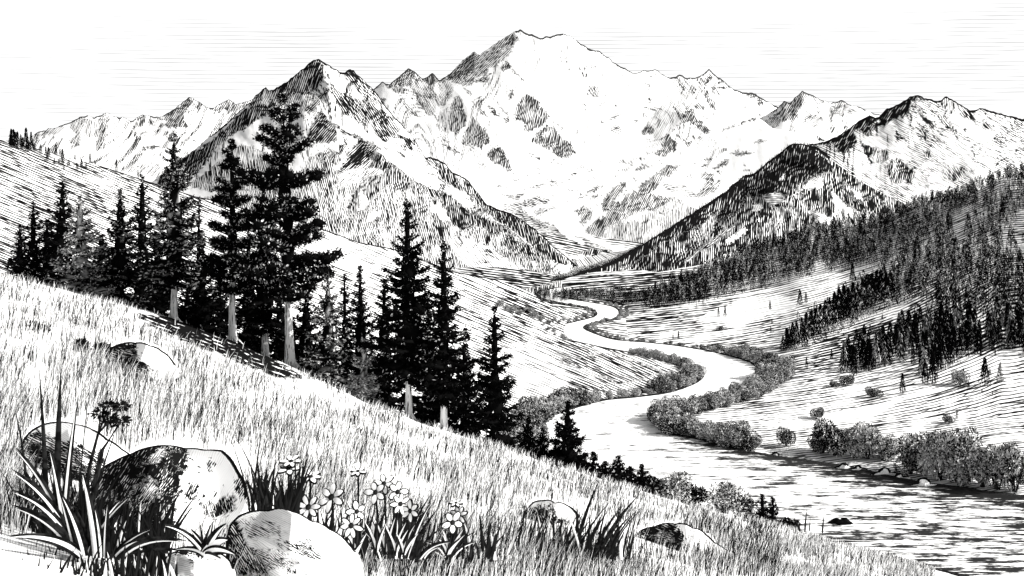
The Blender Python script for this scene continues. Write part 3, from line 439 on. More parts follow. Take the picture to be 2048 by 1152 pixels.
HL = Field({-700: lt(180,70, 260,90, 350,116, 450,145, 560,182), -300: lt(180,55, 260,74, 350,98, 450,122, 560,150), 30: lt(180,44, 260,62, 350,83, 450,104, 560,125.8), 190: lt(180,46, 260,64, 330,76, 420,92, 570,113), 430: lt(180,26, 250,38, 350,56, 450,73, 520,82.5, 590,90),
    600: lt(180,10, 250,20, 330,34, 430,53, 520,67.5, 610,76.6), 800: lt(180,-2, 280,8, 330,12, 400,20, 480,31, 560,44, 640,54.7), 1000: lt(180,-3, 312,0, 325,1.2, 372,2.4, 425,5.7, 490,11, 565,19.5, 630,25, 700,28.7),
    1060: lt(180,-3, 335,-1, 342,.2, 378,1.2, 432,2.1, 497,4.4, 575,8.7, 645,14.6, 705,20.0, 760,8, 800,-2), 1100: lt(180,-3, 340,-3, 352,.2, 390,1.2, 440,2.4, 500,4.6, 560,3.6, 600,2.5, 630,2.8, 680,5, 722,7.5, 755,3.5, 785,.3, 805,-2), 1150: lt(180,-3, 355,-3, 371,.2, 400,1.1, 440,3.1, 480,4.2, 515,4, 545,1.5, 562,-1, 655,-1, 690,2.0, 720,2.2, 742,.5, 760,-2),
    1250: lt(180,-3, 370,-3, 388,0.1, 420,1.5, 460,2.5, 490,2, 515,.5, 530,-2, 640,-3), 1340: lt(180,-3, 385,-3, 402,0.1, 430,.9, 460,.9, 488,0., 510,-2), 1430: lt(180,-3, 400,-3, 600,-3)}, 50)
# near hillside: S(px) = row of its brow, YE(px) = distance of the brow
_S = [(-700, 330), (-400, 420), (0, 545), (100, 570), (200, 594), (300, 622), (400, 657), (470, 684), (600, 742), (800, 832), (1000, 895), (1200, 958), (1400, 1018), (1550, 1050), (1640, 1078), (1750, 1105), (1800, 1120), (2048, 1190), (2700, 1400)]
_E = [(-700, 120), (0, 110), (200, 105), (400, 100), (600, 92), (800, 82), (1000, 78), (1200, 80), (1400, 90), (1600, 105), (1800, 120), (2700, 140)]
KN = 2838.
_gx = np.arange(-700, 2710, 10.)
def _bl(a, n=9): return np.convolve(np.pad(a, n//2, mode='edge'), np.ones(n)/n, 'valid')
_sS, _sE = _bl(curve(_S, _gx)), _bl(curve(_E, _gx))
def SN(px): return np.interp(px, _gx, _sS)
def YE(px): return np.interp(px, _gx, _sE)
def HN(px, Y):
    px = np.asarray(px, float); Y = np.asarray(Y, float); e = YE(px)
    py = SN(px)+KN*(1/np.minimum(Y, e)-1/e)
    z = EYE-(py-HOR)*np.minimum(Y, e)/F
    z0 = EYE-(SN(px)-HOR)*e/F; sl = (z0-(EYE-1.6))/e; o = np.maximum(Y-e, 0)
    z = np.where(Y > e, z0+(sl-.06)*o-.006*o*o, z)
    X = (px-1024)/F*Y
    return z+(fbm(X/3.3, Y/3.3, 91, 3)-.5)*np.minimum(.35, Y*.012)
def YN(px, py):      # depth of the near hillside under a pixel
    return 1/np.maximum((py-SN(px))/KN+1/YE(px), 1e-3)
def hill(name, fn, x0, x1, sx, Ys, base, ang, patches, mat, label, crest=None, seed=1, crest_w=2.4, across=None):
    xs = np.arange(x0, x1+sx, sx)
    PX, YY = np.meshgrid(xs, Ys); Z = fn(PX, YY)
    px, Y, z = PX.ravel(), YY.ravel(), Z.ravel()
    py = row_of(z, Y)
    V = np.stack([(px-1024)/F*Y, Y, z], -1)
    de, hc = hatch(px, py, base(px, py, Y) if callable(base) else base, ang(px, py, Y) if callable(ang) else ang, patches, seed=seed)
    if across: hc[:, 0] = across(px, py); hc[:, 1] = px
    if crest:
        top = np.minimum.accumulate(row_of(Z, YY), axis=0)
        best = row_of(Z, YY).min(0)
        for a, b in crest: de[((np.broadcast_to(best, PX.shape).ravel()+crest_w) > py) & (px > a) & (px < b)] = 1.
    keep = None
    Q = grid_faces(len(Ys), len(xs))
    zz = z[Q].max(1); Q = Q[zz > -2.5]
    return tag(mesh(name, V, Q, mat, None, {'dens': de, 'hc': hc}, True), label, None, None, 'structure')
Yh = np.concatenate([np.linspace(180, 420, 110), np.linspace(422, 800, 190), np.linspace(803, 1300, 150), np.linspace(1320, 1900, 10)])
hl_p = [T('p', .46, 157, 980,575, 1060,592, 1190,632, 1100,668, 1000,640, 960,600), T('p', .5, 155, 1120,720, 1220,705, 1330,745, 1240,770), T('p', .24, 157, 1020,690, 1080,680, 1140,760, 1090,800, 1040,820), T('p', .26, 157, 560,430, 760,490, 820,560, 640,520)]
hill('hill', HL, -500, 1420, 6, Yh[Yh < 1180], lambda x, y, Y: .46-.08*np.clip((x-300)/400, 0, 1)+.06*np.clip((x-900)/150, 0, 1), 157, hl_p, M['meadow'],
     'pale streaked grass hill sloping down to the river behind the conifers', crest=[(200, 1160)], seed=61)
hr_p = [T('p', .55, 90, 1100,612, 1100,566, 1180,552, 1300,545, 1420,540, 1420,598, 1300,618, 1240,640, 1180,650), T('p', .42, 172, 1240,640, 1420,605, 1500,600, 1420,640, 1300,668, 1240,668), T('p', .5, 35, 1560,720, 1640,680, 1760,640, 1860,600, 1850,640, 1700,700, 1600,745), T('p', .12, 15, 1380,640, 1480,600, 1560,590, 1600,610, 1480,650), T('p', .12, 10, 1480,850, 1650,830, 1800,800, 1760,830, 1600,860), T('p', .42, 165, 1820,560, 1900,540, 2300,440, 2300,700, 2010,700, 1880,680)]
def hr_base(x, y, Y): return .27+.13*vnoise(x/90, y/14, 3)+.12*np.clip((500-y)/40, 0, 1)*0
hill('hill', HR, 1120, 2700, 6, Yh[Yh > 225], hr_base, 170, hr_p, M['meadow2'],
     'right hand pasture slope with long contour streaks rising to the dark forest', seed=71, across=lambda x, y: y+.07*(x-1300)+.00022*np.clip(x-1300, 0, 700)**2*np.clip((900-y)/250, .25, 1.3)+.10*np.clip(760-y, 0, 200)*0)
Yn = np.concatenate([np.geomspace(1.2, 60, 120), np.linspace(61, 135, 60), np.linspace(138, 260, 20)])
hill('hillside', HN, -600, 2700, 8, Yn, .1, lambda x, y, Y: 80+0*x, [T('p', .80, 158, 268,626, 330,632, 420,655, 520,700, 575,732, 612,758, 560,756, 500,733, 430,707, 360,680, 300,652), T('p', .6, 80, 60,640, 110,650, 100,665, 55,655), T('p', .5, 80, 880,960, 960,985, 1000,1010, 900,985), T('p', .5, 80, 700,850, 760,870, 800,895, 720,870)], M['turf'], 'near grassy hillside falling from upper left to lower right', seed=81)  # first patch paints the conifers' shadow band into the turf
# valley floor to the horizon
Yf = np.concatenate([np.linspace(150, 700, 60), np.linspace(710, 1500, 120), np.geomspace(1510, 9000, 160), [12000., 20000.]])
hill('valley_floor', lambda px, Y: 0*px, -1500, 3500, 5, Yf, lambda x, y, Y: np.where(Y > 4300, .0, np.where((Y > 760) & (Y < 1500), .62, .36)), lambda x, y, Y: 172+0*x, E, M['meadow'], 'flat valley floor of moraine and meadow along the river', seed=87)
# ------------------------------------------------------------------ river: banks as traced, at river level
Lb = [(2700, 1250), (1990, 1160), (1640, 1085), (1400, 1035), (1200, 985), (1110, 945), (1085, 900), (1080, 870), (1088, 848), (1110, 830), (1200, 803), (1270, 795), (1340, 785), (1392, 766), (1408, 748), (1395, 736), (1360, 722), (1250, 702), (1150, 682), (1112, 668), (1104, 660), (1115, 652), (1150, 644), (1190, 633), (1192, 622), (1170, 613), (1120, 604), (1085, 596), (1076, 589), (1088, 582), (1115, 576), (1170, 569)]
Rb = [(2700, 1060), (2200, 1010), (2010, 990), (1900, 975), (1800, 960), (1700, 936), (1600, 921), (1500, 906), (1400, 880), (1340, 868), (1310, 850), (1312, 838), (1350, 824), (1400, 812), (1460, 796), (1510, 775), (1526, 754), (1518, 738), (1490, 722), (1440, 708), (1380, 696), (1300, 686), (1230, 680), (1190, 668), (1166, 656), (1180, 646), (1222, 638), (1238, 626), (1222, 613), (1160, 602), (1112, 593), (1108, 588), (1135, 580), (1180, 572)]
def catmull(pts, n):
    p = np.asarray(pts, float); d = np.r_[0, np.cumsum(np.hypot(*np.diff(p, axis=0).T)**.6)]; d /= d[-1]
    q = np.vstack([2*p[0]-p[1], p, 2*p[-1]-p[-2]]); out = []
    for t in np.linspace(0, 1, n):
        i = min(np.searchsorted(d, t, 'right')-1, len(p)-2); u = (t-d[i])/(d[i+1]-d[i]); a, b, c, e = q[i:i+4]
        out.append(.5*((2*b)+(c-a)*u+(2*a-5*b+4*c-e)*u*u+(3*b-a-3*c+e)*u**3))
    return np.array(out)
RZ = .5
def bank(pts, n): 
    q = catmull(pts, n); Y = (EYE-RZ)*F/(q[:, 1]-HOR); return np.stack([(q[:, 0]-1024)/F*Y, Y], -1), q
LB, lbq = bank(Lb, 260); RB, rbq = bank(Rb, 260)
# tesselate the outline of the river as a polygon
from mathutils.geometry import tessellate_polygon
ring = [Vector((x, y, RZ)) for x, y in LB]+[Vector((x, y, RZ)) for x, y in RB[::-1]]
tris = tessellate_polygon([ring])
me = bpy.data.meshes.new('river'); me.from_pydata([tuple(v) for v in ring], [], [tuple(t) for t in tris])
import bmesh
bm = bmesh.new(); bm.from_mesh(me)
for it in range(5):
    long = [e for e in bm.edges if e.calc_length() > max(9, .05*(e.verts[0].co.y))]
    if not long: break
    bmesh.ops.subdivide_edges(bm, edges=long, cuts=1, use_grid_fill=False)
    bmesh.ops.triangulate(bm, faces=bm.faces[:])
bmesh.ops.recalc_face_normals(bm, faces=bm.faces[:])
if sum(f.normal.z for f in bm.faces) < 0: bmesh.ops.reverse_faces(bm, faces=bm.faces[:])
bm.to_mesh(me); bm.free(); me.materials.append(M['water'])
co = np.empty(len(me.vertices)*3, np.float32); me.vertices.foreach_get('co', co); co = co.reshape(-1, 3)
rpx = 1024+co[:, 0]/co[:, 1]*F; rpy = row_of(co[:, 2], co[:, 1])
rd = .54+.05*np.clip((rpy-860)/150, 0, 1)+.12*np.clip((rpx-1400)/350, 0, 1)*np.clip((rpy-880)/60, 0, 1)
dR = dist_line(rpx, rpy, rbq[:120]); rd += .40*np.exp(-dR/14.)*np.clip((rpy-860)/30, 0, 1); rd *= np.clip((rpy-730)/60, .9, 1)
me.attributes.new('dens', 'FLOAT', 'POINT').data.foreach_set('value', rd.astype(np.float32))
o = bpy.data.objects.new('river', me); COL.objects.link(o); tag(o, 'pale silty river winding from the far valley past the wooded banks', None, None, 'structure')
def shore(name, B, sign, lab):
    d = np.gradient(B, axis=0); nrm = np.stack([-d[:, 1], d[:, 0]], -1)*sign; nrm /= np.linalg.norm(nrm, axis=1)[:, None]+1e-9
    wv = (1.3+2.2*vnoise(np.arange(len(B))/4., 0*B[:, 0], 15))*np.clip(B[:, 1]/420, .8, 2.2)
    rows = [np.column_stack([B-nrm*.8, np.full(len(B), .35)]), np.column_stack([B+nrm*(wv*.5)[:, None], np.full(len(B), .95)]), np.column_stack([B+nrm*wv[:, None], np.full(len(B), .2)])]
    V = np.concatenate(rows); n = len(B)
    return tag(mesh(name, V, grid_faces(3, n), M['moss'], None, None, True), lab, None, None, 'structure')
shore('river_bank', LB, 1, 'dark wet mud edge of the left river bank'); shore('river_bank', RB, -1, 'dark wet mud edge of the right river bank')
# far stream from the glacier, on the floor
st = win('f', [(985, 498), (905, 555), (893, 585), (960, 630), (1060, 670), (1130, 705), (1262, 742), (1215, 785), (1170, 775), (1120, 740), (1000, 690), (900, 640), (868, 600), (870, 560), (940, 505)])
Ys = EYE*F/(np.array(st)[:, 1]-HOR); pts = [((p[0]-1024)/F*Y, Y, .6) for p, Y in zip(st, Ys)]
me = bpy.data.meshes.new('stream'); me.from_pydata(pts, [], [tuple(t) for t in tessellate_polygon([[Vector(p) for p in pts]])]); me.materials.append(M['water'])
o = bpy.data.objects.new('stream', me); COL.objects.link(o); tag(o, 'thin white meltwater stream bending out of the glacier', None, None, 'structure')
# ------------------------------------------------------------------ plants
def leaves(p, d, l, w, tone, r):
    n = len(p); d = d/(np.linalg.norm(d, axis=1)[:, None]+1e-9)
    q = r.normal(size=(n, 3)); s = np.cross(d, q); s /= np.linalg.norm(s, axis=1)[:, None]+1e-9
    l = np.broadcast_to(l, n)[:, None]; w = np.broadcast_to(w, n)[:, None]
    V = np.stack([p, p+d*l*.45+s*w*.5, p+d*l, p+d*l*.45-s*w*.5], 1).reshape(-1, 3)
    return V, np.arange(4*n).reshape(n, 4), np.repeat(tone, 4)
def conifer(name, loc, H, Rc, cb, seed, style='spruce', lev=26, nb=6, leaf=.34, dens=34, pale=.12, trunk_r=None, lean=0.):
    r = np.random.default_rng(seed); root = empty(name, loc); lf = leaf*1.12
    tr = trunk_r or H*.016
    zt = np.linspace(-.8, H*.985, 12); bend = np.cumsum(r.normal(size=(12, 2))*H*.0016, 0)
    tp = np.column_stack([bend[:, 0]+lean*zt/H, bend[:, 1], zt])
    tb = MB(); rr = tr*(1-np.clip(zt/H, 0, 1))**.8+.025; rr[0] *= 1.45; rr[1] *= 1.15
    tb.add(*tube_np(tp, rr, 9))
    for k in range(4):       # root flare
        a = k*1.6+r.random(); L = tr*3.2
        tb.add(*tube_np([(math.cos(a)*tr*.5, math.sin(a)*tr*.5, tr*2.2), (math.cos(a)*tr*1.3, math.sin(a)*tr*1.3, tr*.6), (math.cos(a)*L, math.sin(a)*L, -.5)], [tr*.45, tr*.4, tr*.15], 5))
    LP, LD, LL, LW, LT = [], [], [], [], []
    pads = MB()
    def pad(c0, u, s_, L, z0, z1, a, b, wl, hv):
        t = np.linspace(0, 1, 7); x = a+(b-a)*t; prof = np.clip(np.sin(np.pi*(.06+.90*t**.8)), .05, 1)**.6*(1+.35*r.normal(size=7)).clip(.5, 1.6)
        ax = c0+u*(x*L)[:, None]; ax[:, 2] += L*(z0*x+z1*x*x)
        th = np.linspace(0, 2*np.pi, 8, endpoint=False); jit = 1+.22*r.normal(size=(7, 8))
        V = ax[:, None]+s_*(np.cos(th)[None]*prof[:, None]*wl*jit)[..., None]+np.array([0, 0, 1.])*(np.sin(th)[None]*prof[:, None]*hv*jit-np.abs(np.cos(th))[None]*prof[:, None]*wl*.22)[..., None]
        pads.add(V.reshape(-1, 3), grid_faces(7, 8, True))
    def blob(c0, rx, rz):
        ph = np.linspace(-1.5, 1.5, 6); th = np.linspace(0, 2*np.pi, 8, endpoint=False); jit = 1+.2*r.normal(size=(6, 8))
        V = np.stack([np.cos(ph)[:, None]*np.cos(th)*rx*jit, np.cos(ph)[:, None]*np.sin(th)*rx*jit, np.sin(ph)[:, None]*np.ones(8)*rz*jit], -1)+c0
        pads.add(V.reshape(-1, 3), grid_faces(6, 8, True))
    def put(p, d, sz, pl):
        n = len(p); LP.append(p); LD.append(d); LL.append(sz*(.7+.6*r.random(n))); LW.append(sz*.42*(.7+.6*r.random(n)))
        LT.append((r.random(n) < pl)*(.35+.65*r.random(n)))
    lev = max(8, int(lev*(.70 if H > 7 else .8)))
    for i in range(lev):
        t = min(1., max(0., (i+r.normal()*.25)/(lev-1)))**.95; h = H*(cb+(1-cb)*t*.985)
        if style == 'pine': prof = (1-t)**.72*(.80+.20*math.sin(i*2.1+seed))*min(1, .62+t*3)
        else: prof = ((1-t)**.98)*(.85+.15*math.sin(i*2.4+seed))*min(1, .62+t*4)
        rad = Rc*prof+.07*Rc*(1-t)+.03*Rc+.08; sz = lf*(.62+.38*min(1, rad/Rc*1.6))
        c = np.array([np.interp(h, zt, tp[:, 0]), np.interp(h, zt, tp[:, 1]), h])
        nbi = max(4, int(round(nb*(.65+.5*(1-t))))); a0 = r.random()*6.28
        for b in range(nbi):
            az = a0+6.283*b/nbi+r.normal()*.3; L = rad*(.60+.55*r.random()); hh = c+np.array([0, 0, r.normal()*.012*H])
            u = np.array([math.cos(az), math.sin(az), 0.]); s_ = np.array([-u[1], u[0], 0.]); pl = pale*(.2+1.6*r.random())
            if style == 'pine':
                z0, z1 = -.10+.55*t, .22
                for (ss, ll) in ((1., 0.), (.8, .26), (.78, -.26), (.56, .14), (.5, -.16), (.34, .05), (.92, .2), (.68, 0.), (.9, -.17)):
                    if r.random() < .24: continue
                    ss = ss*(.92+.12*r.random()); rho = (.062*Rc+.085*L)*(.7+.55*r.random()); n = int(dens*.42*(.3+rho/(.18*Rc)))
                    v = r.normal(size=(n, 3)); v /= np.linalg.norm(v, axis=1)[:, None]
                    q = hh+u*ss*L+s_*ll*L; q[2] += L*(z0*ss+z1*ss*ss)
                    blob(q, rho*.82, rho*.5)
                    put(q+v*np.array([1., 1., .66])*rho*(.75+.3*r.random((n, 1))), v+np.array([0, 0, .35]), sz*.8, pl)
            else:
                z0, z1 = -.58+.74*t, .34
                n = max(12, int(1.75*dens*(L/Rc+.13)))
                pad(hh, u, s_, L, z0, z1, .0, .97, .23*L+.04, .04*L+.05)
                s = .06+.96*r.random(n)**.62; wid = .30*L*np.clip(np.sin(np.clip(s, 0, 1.02)*2.85), 0, 1)**.7+.05
                lat = r.normal(size=n)*wid*.58; vert = r.normal(size=n)*(.045*L+.03)-np.abs(lat)*.28
                p = hh+u*(s*L)[:, None]+s_*lat[:, None]; p[:, 2] += L*(z0*s+z1*s*s)+vert
                d = u*(.55+.3*r.random(n))[:, None]+s_*(np.sign(lat)*.5)[:, None]+r.normal(size=(n, 3))*.34; d[:, 2] -= .32-.5*(s > .85)
                put(p, d, sz, pl)
                m = int(7+5*L/Rc*2); q = hh+u*L*1.02; q[2] += L*(z0+z1*1.04)      # rounded bough tip
                v = r.normal(size=(m, 3)); put(q+v*(.05*L+.05), v+u*.8, sz*.8, pl*.4); blob(q-u*.04*L, .075*L+.05, .06*L+.05)
            if L > .5 and (i % 2 == 0 or style == 'pine'):
                q = np.array([hh+u*x*L+np.array([0, 0, L*(z0*x+z1*x*x)]) for x in (0, .4, .85)])
                tb.add(*tube_np(q, [.02+.024*L, .015+.016*L, .01], 4))
    nt_ = 60; zz = H*(1-.07*r.random(nt_)); p = np.column_stack([np.interp(zz, zt, tp[:, 0])+r.normal(size=nt_)*.05, np.interp(zz, zt, tp[:, 1])+r.normal(size=nt_)*.05, zz])
    LP.append(p); LD.append(np.column_stack([r.normal(size=nt_)*.5, r.normal(size=nt_)*.5, np.ones(nt_)])); LL.append(np.full(nt_, leaf*.8)); LW.append(np.full(nt_, leaf*.3)); LT.append(np.zeros(nt_))
    zc = np.linspace(H*(cb+.02), H*.95, 14); tc_ = (zc/H-cb)/(1-cb); core = Rc*(.27 if style != 'pine' else .13)*(1-tc_)**.9*np.clip(tc_*6, .25, 1)*(1+.25*r.normal(size=14)).clip(.6, 1.5)+.06
    pads.add(*tube_np(np.column_stack([np.interp(zc, zt, tp[:, 0]), np.interp(zc, zt, tp[:, 1]), zc]), core, 9))
    V, Q, tn = leaves(np.concatenate(LP), np.concatenate(LD), np.concatenate(LL), np.concatenate(LW), np.concatenate(LT), r)
    pv, pq = pads.get(); Q = np.concatenate([Q, pq+len(V)]); V = np.concatenate([V, pv]); tn = np.concatenate([tn, (r.random(len(pv)//8) < (pale-.2)).repeat(8)*.45 if pale > .25 and len(pv) % 8 == 0 else np.where(r.random(len(pv)) < max(0, pale-.2), .45, 0.)])
    mesh('crown', V, Q, M['needle'], root, {'tone': tn})
    tb.build('trunk', M['bark'], root, smooth=True)
    return root
def world_of(px, Y, fn): return np.array([(px-1024)/F*Y, Y, float(fn(px, Y))])
def near_tree(px, top, w, dy, seed, label, style='spruce', cb=.12, pale=.12, lev=26, nb=6, dens=34, leaf=.30, trunk=None, name='conifer_tree', lean=0, group='conifers on the brow of the near hillside'):
    Y = float(YE(px))+dy
    b = world_of(px, Y, HN); zt = EYE-(top-HOR)/F*Y
    t = conifer(name, b, zt-b[2], w*((1.62 if px < 300 else 1.22) if style == 'spruce' else 1.05)/F*Y, cb, seed, style, lev, nb, leaf, dens, pale, trunk, lean)
    return tag(t, label, 'tree', group)
near_tree(40, 452, 20, 2, 101, 'thin dark spruce cut by the left edge of the view', lev=16, nb=5, dens=34, cb=.03)
near_tree(66, 404, 26, 4, 102, 'slim dark spruce second from the left edge', lev=20, nb=6, dens=36, cb=.03)
near_tree(95, 440, 26, 10, 103, 'short dark spruce tucked behind between two taller left spruces', lev=16, nb=6, cb=.02)
near_tree(122, 364, 44, 5, 104, 'tall black pointed spruce rising over the left spruce cluster', lev=26, nb=7, dens=46, pale=.05, cb=.03)
near_tree(160, 393, 46, -3, 105, 'pale grey foliaged spruce in front of the tall black pointed spruce', lev=22, nb=7, dens=46, pale=.6, cb=.04)
near_tree(240, 381, 46, 0, 106, 'broad round shouldered dark spruce alone beside the left spruce cluster', lev=24, nb=7, dens=50, pale=.28, cb=.03)
near_tree(285, 352, 40, 8, 107, 'black spruce with a long bare needle thin top', lev=24, nb=7, dens=44, pale=.05, cb=.03)
near_tree(345, 268, 64, 0, 108, 'tall spruce with white trunk foot left of the tallest pine', lev=30, nb=7, dens=52, pale=.30, cb=.2, leaf=.34, trunk=.33)
near_tree(397, 394, 20, 14, 109, 'thin small spruce standing behind and between two tall spruces', lev=18, nb=5, cb=.05)
near_tree(464, 288, 62, 0, 110, 'tall ragged black spruce with open branches directly left of the tallest pine', lev=24, nb=5, dens=110, pale=.12, cb=.25, leaf=.36, trunk=.37, style='pine')
near_tree(530, 350, 60, 6, 111, 'dark spruce half hidden behind the left side of the tallest pine', lev=24, nb=6, dens=50, pale=.14, cb=.16, trunk=.38)
near_tree(581, 194, 110, 0, 112, 'tallest pine with clumped boughs and pale buttressed trunk', style='pine', lev=22, nb=6, dens=150, leaf=.36, pale=.2, cb=.27, trunk=.43, name='pine_tree', lean=-.6)
near_tree(655, 545, 52, 2, 113, 'pale bushy young spruce right beside the foot of the tallest pine', lev=22, nb=7, dens=46, pale=.45, cb=.02)
near_tree(690, 548, 28, 10, 114, 'slim black spruce left of the twin behind the small pale fir', lev=20, nb=6, dens=40, pale=.05, cb=.02)
near_tree(722, 533, 42, 7, 115, 'medium dark spruce directly behind the small pale fir', lev=24, nb=7, dens=46, pale=.14, cb=.02)
near_tree(728, 675, 36, -4, 116, 'small pale grey fir in front of the dark spruces', lev=16, nb=7, dens=46, pale=.75, cb=.06, leaf=.22)
near_tree(818, 400, 74, 0, 117, 'tall black spruce right of centre with white trunk foot', lev=31, nb=7, dens=58, pale=.10, cb=.19, trunk=.29)
near_tree(888, 484, 60, 1, 118, 'black drooping spruce just right of the taller white footed spruce', lev=27, nb=7, dens=56, pale=.10, cb=.17, trunk=.3)
near_tree(990, 615, 56, 3, 119, 'stand alone black conical spruce right of the spruce pair', lev=24, nb=7, dens=56, pale=.05, cb=.03)
near_tree(1057, 838, 22, 4, 120, 'small black fir between the lone spruce and the riverside fir', lev=14, nb=6, dens=40, pale=.04, cb=.0, leaf=.24)
near_tree(1085, 858, 20, 5, 121, 'stubby dark fir touching the left foot of the riverside fir', lev=12, nb=6, dens=40, pale=.1, cb=.0, leaf=.24)
near_tree(1136, 804, 42, 3, 122, 'black tiered fir standing against the white river', lev=17, nb=7, dens=56, pale=.03, cb=.02, leaf=.26)
for k, (px, top, w, dy, lab) in enumerate([(205, 470, 44, 12, 'black filler spruce behind the gap right of the pale grey spruce'), (315, 470, 46, 14, 'black spruce behind the tall white footed spruce on its left'), (405, 500, 52, 12, 'dark low spruce behind the gap left of the ragged spruce'), (500, 470, 52, 12, 'black spruce between the ragged spruce and the tallest pine'),
        (612, 570, 46, 9, 'dark spruce behind the trunk of the tallest pine on its right'), (770, 560, 52, 8, 'black spruce filling the gap left of the tall centre spruce'), (860, 610, 52, 7, 'dark low spruce between the two drooping centre spruces'), (930, 690, 40, 7, 'black low spruce right of the drooping centre spruce'), (440, 560, 44, 16, 'short black spruce deep behind the ragged spruce'), (560, 590, 50, 14, 'short black spruce directly behind the foot of the tallest pine'), (375, 570, 40, 16, 'short black spruce behind the right side of the tall white footed spruce')]):
    near_tree(px, top, w, dy, 140+k, lab, lev=20, nb=7, dens=52, pale=.04, cb=.02, leaf=.36)
for k, (px, top, w, lab) in enumerate([(1187, 906, 18, 'tiny black fir on the brow right of the riverside fir'), (1237, 914, 24, 'tiny broad black fir on the brow above the tall grass blades'), (1283, 930, 20, 'tiny pointed black fir left of the grey rounded bush'), (1524, 990, 16, 'tiny black fir right of the big dark bush on the brow'), (1546, 996, 17, 'rightmost tiny black fir on the grassy brow'), (1110, 895, 22, 'tiny dark fir low at the left foot of the riverside fir'), (1165, 915, 20, 'tiny dark fir low at the right foot of the riverside fir'), (1210, 925, 22, 'tiny rounded black fir in the low fir row on the brow'), (1260, 935, 22, 'tiny squat black fir in the low fir row by the tall blades')]):
    near_tree(px, top, w, 4, 170+k, lab, lev=10, nb=6, dens=30, pale=.06, cb=.0, leaf=.26)
def solveY(fn, px, py, lo=230, hi=1150):
    ys = np.linspace(lo, hi, 900); r = row_of(fn(np.full(900, float(px)), ys), ys)
    k = np.nonzero(r <= py)[0]
    return ys[k[0]] if len(k) else hi
# ---- shrubs
def shrub_mesh(seed, W, Hh, nl=9, n=1500, leaf=.3, pale=.45):
    r = np.random.default_rng(seed); P_, D_, T_ = [], [], []
    for k in range(nl):
        a = r.random()*6.28; q = math.sqrt(r.random())*W*.62; c = np.array([math.cos(a)*q, math.sin(a)*q, Hh*(.34+.4*r.random())]); rad = np.array([W*.36, W*.36, Hh*.31])*(.6+.55*r.random())
        v = r.normal(size=(n//nl, 3)); v /= np.linalg.norm(v, axis=1)[:, None]
        P_.append(c+v*rad*(.82+.2*r.random((len(v), 1)))); D_.append(v*.8+r.normal(size=v.shape)*.5)
        cl = vnoise(v[:, 0]*3+k*7, v[:, 2]*3+v[:, 1]*2, seed); T_.append((r.random(len(v)) < pale*(.3+1.4*cl))*(.4+.6*r.random(len(v))))
    P_ = np.concatenate(P_); P_[:, 2] = np.maximum(P_[:, 2], .05)
    return leaves(P_, np.concatenate(D_), leaf*(.7+.6*r.random(len(P_))), leaf*.4, np.concatenate(T_), r)
def shrub(loc, seed, W, Hh, label, group, n=1500, leaf=.3, pale=.45, name='shrub'):
    root = empty(name, loc); V, Q, t = shrub_mesh(seed, W, Hh, 10, n, leaf, pale); mesh('foliage', V, Q, M['leaf'], root, {'tone': t})
    tb = MB(); r = np.random.default_rng(seed)
    for k in range(5):
        a = k*1.26+r.random(); tb.add(*tube_np([(0, 0, -.4), (math.cos(a)*W*.2, math.sin(a)*W*.2, Hh*.35), (math.cos(a)*W*.45, math.sin(a)*W*.45, Hh*.7)], [W*.04, W*.03, W*.01], 5))
    tb.build('stem', M['twig'], root)
    return tag(root, label, 'shrub', group)
for k, (px, base, top, w, lab, pl) in enumerate([(1340, 1000, 942, 44, 'grey rounded bush on the brow against the river', .5), (1392, 1012, 975, 30, 'low dark bush between the two rounded brow bushes', .15), (1452, 1028, 965, 52, 'large grey and black bush right of the grey rounded one on the brow', .45), (1495, 1040, 995, 30, 'low bush at the right side of the large brow bush', .3), (1300, 985, 955, 26, 'small dark bush at the left side of the grey rounded bush', .15), (1580, 1068, 1040, 16, 'tiny dark tuft of bush at the right end of the brow', .1),
        (650, 760, 690, 26, 'ragged pale bush under the boughs right of the tallest pine trunk', .55), (205, 716, 690, 16, 'small dark bush beside the half white boulder on the slope', .05), (160, 700, 682, 12, 'tiny black bush left of the half white boulder on the slope', .02)]):
    Y = float(YE(px))+3 if base > SN(px)-15 and px > 400 else float(YN(px, base)); b = world_of(px, Y, HN); s = Y/F
    shrub(b, 300+k, w*s, (EYE-(top-HOR)*s)-b[2], lab, 'bushes on the near hillside', 2600, max(.1, .005*Y*.7), pl)
protos = []
for v in range(5):
    pr = shrub((0, -500-30*v, 0), 400+v, 3.2, 3.6, 'x', 'shrubs along the river banks', 4600, .30, [.45, .55, .65, .5, .2][v]); protos.append(pr)
used = [False]*5; nsh = 0
def bankshrub(x, y, z, sc, label, v=None, fl=1.):
    global nsh
    v = rng.integers(0, 5) if v is None else v; nsh += 1
    S3 = (sc*fl*(.85+.3*rng.random()), sc*fl*(.85+.3*rng.random()), sc*(.8+.45*rng.random()))
    if not used[v]:
        o = protos[v]; used[v] = True; o.location = (x, y, z); o.scale = S3; o.rotation_euler.z = rng.random()*6.28; o['label'] = label
    else: o = dup(protos[v], (x, y, z), rng.random()*6.28, S3, label)
    return o
def gz(px, Y): return max(0., float(HL(px, Y)), float(HR(px, Y)))
BL = 'rounded grey green shrub in the bush belt on the left river bank'; BR = 'rounded grey green shrub in the bush belt on the right river bank'
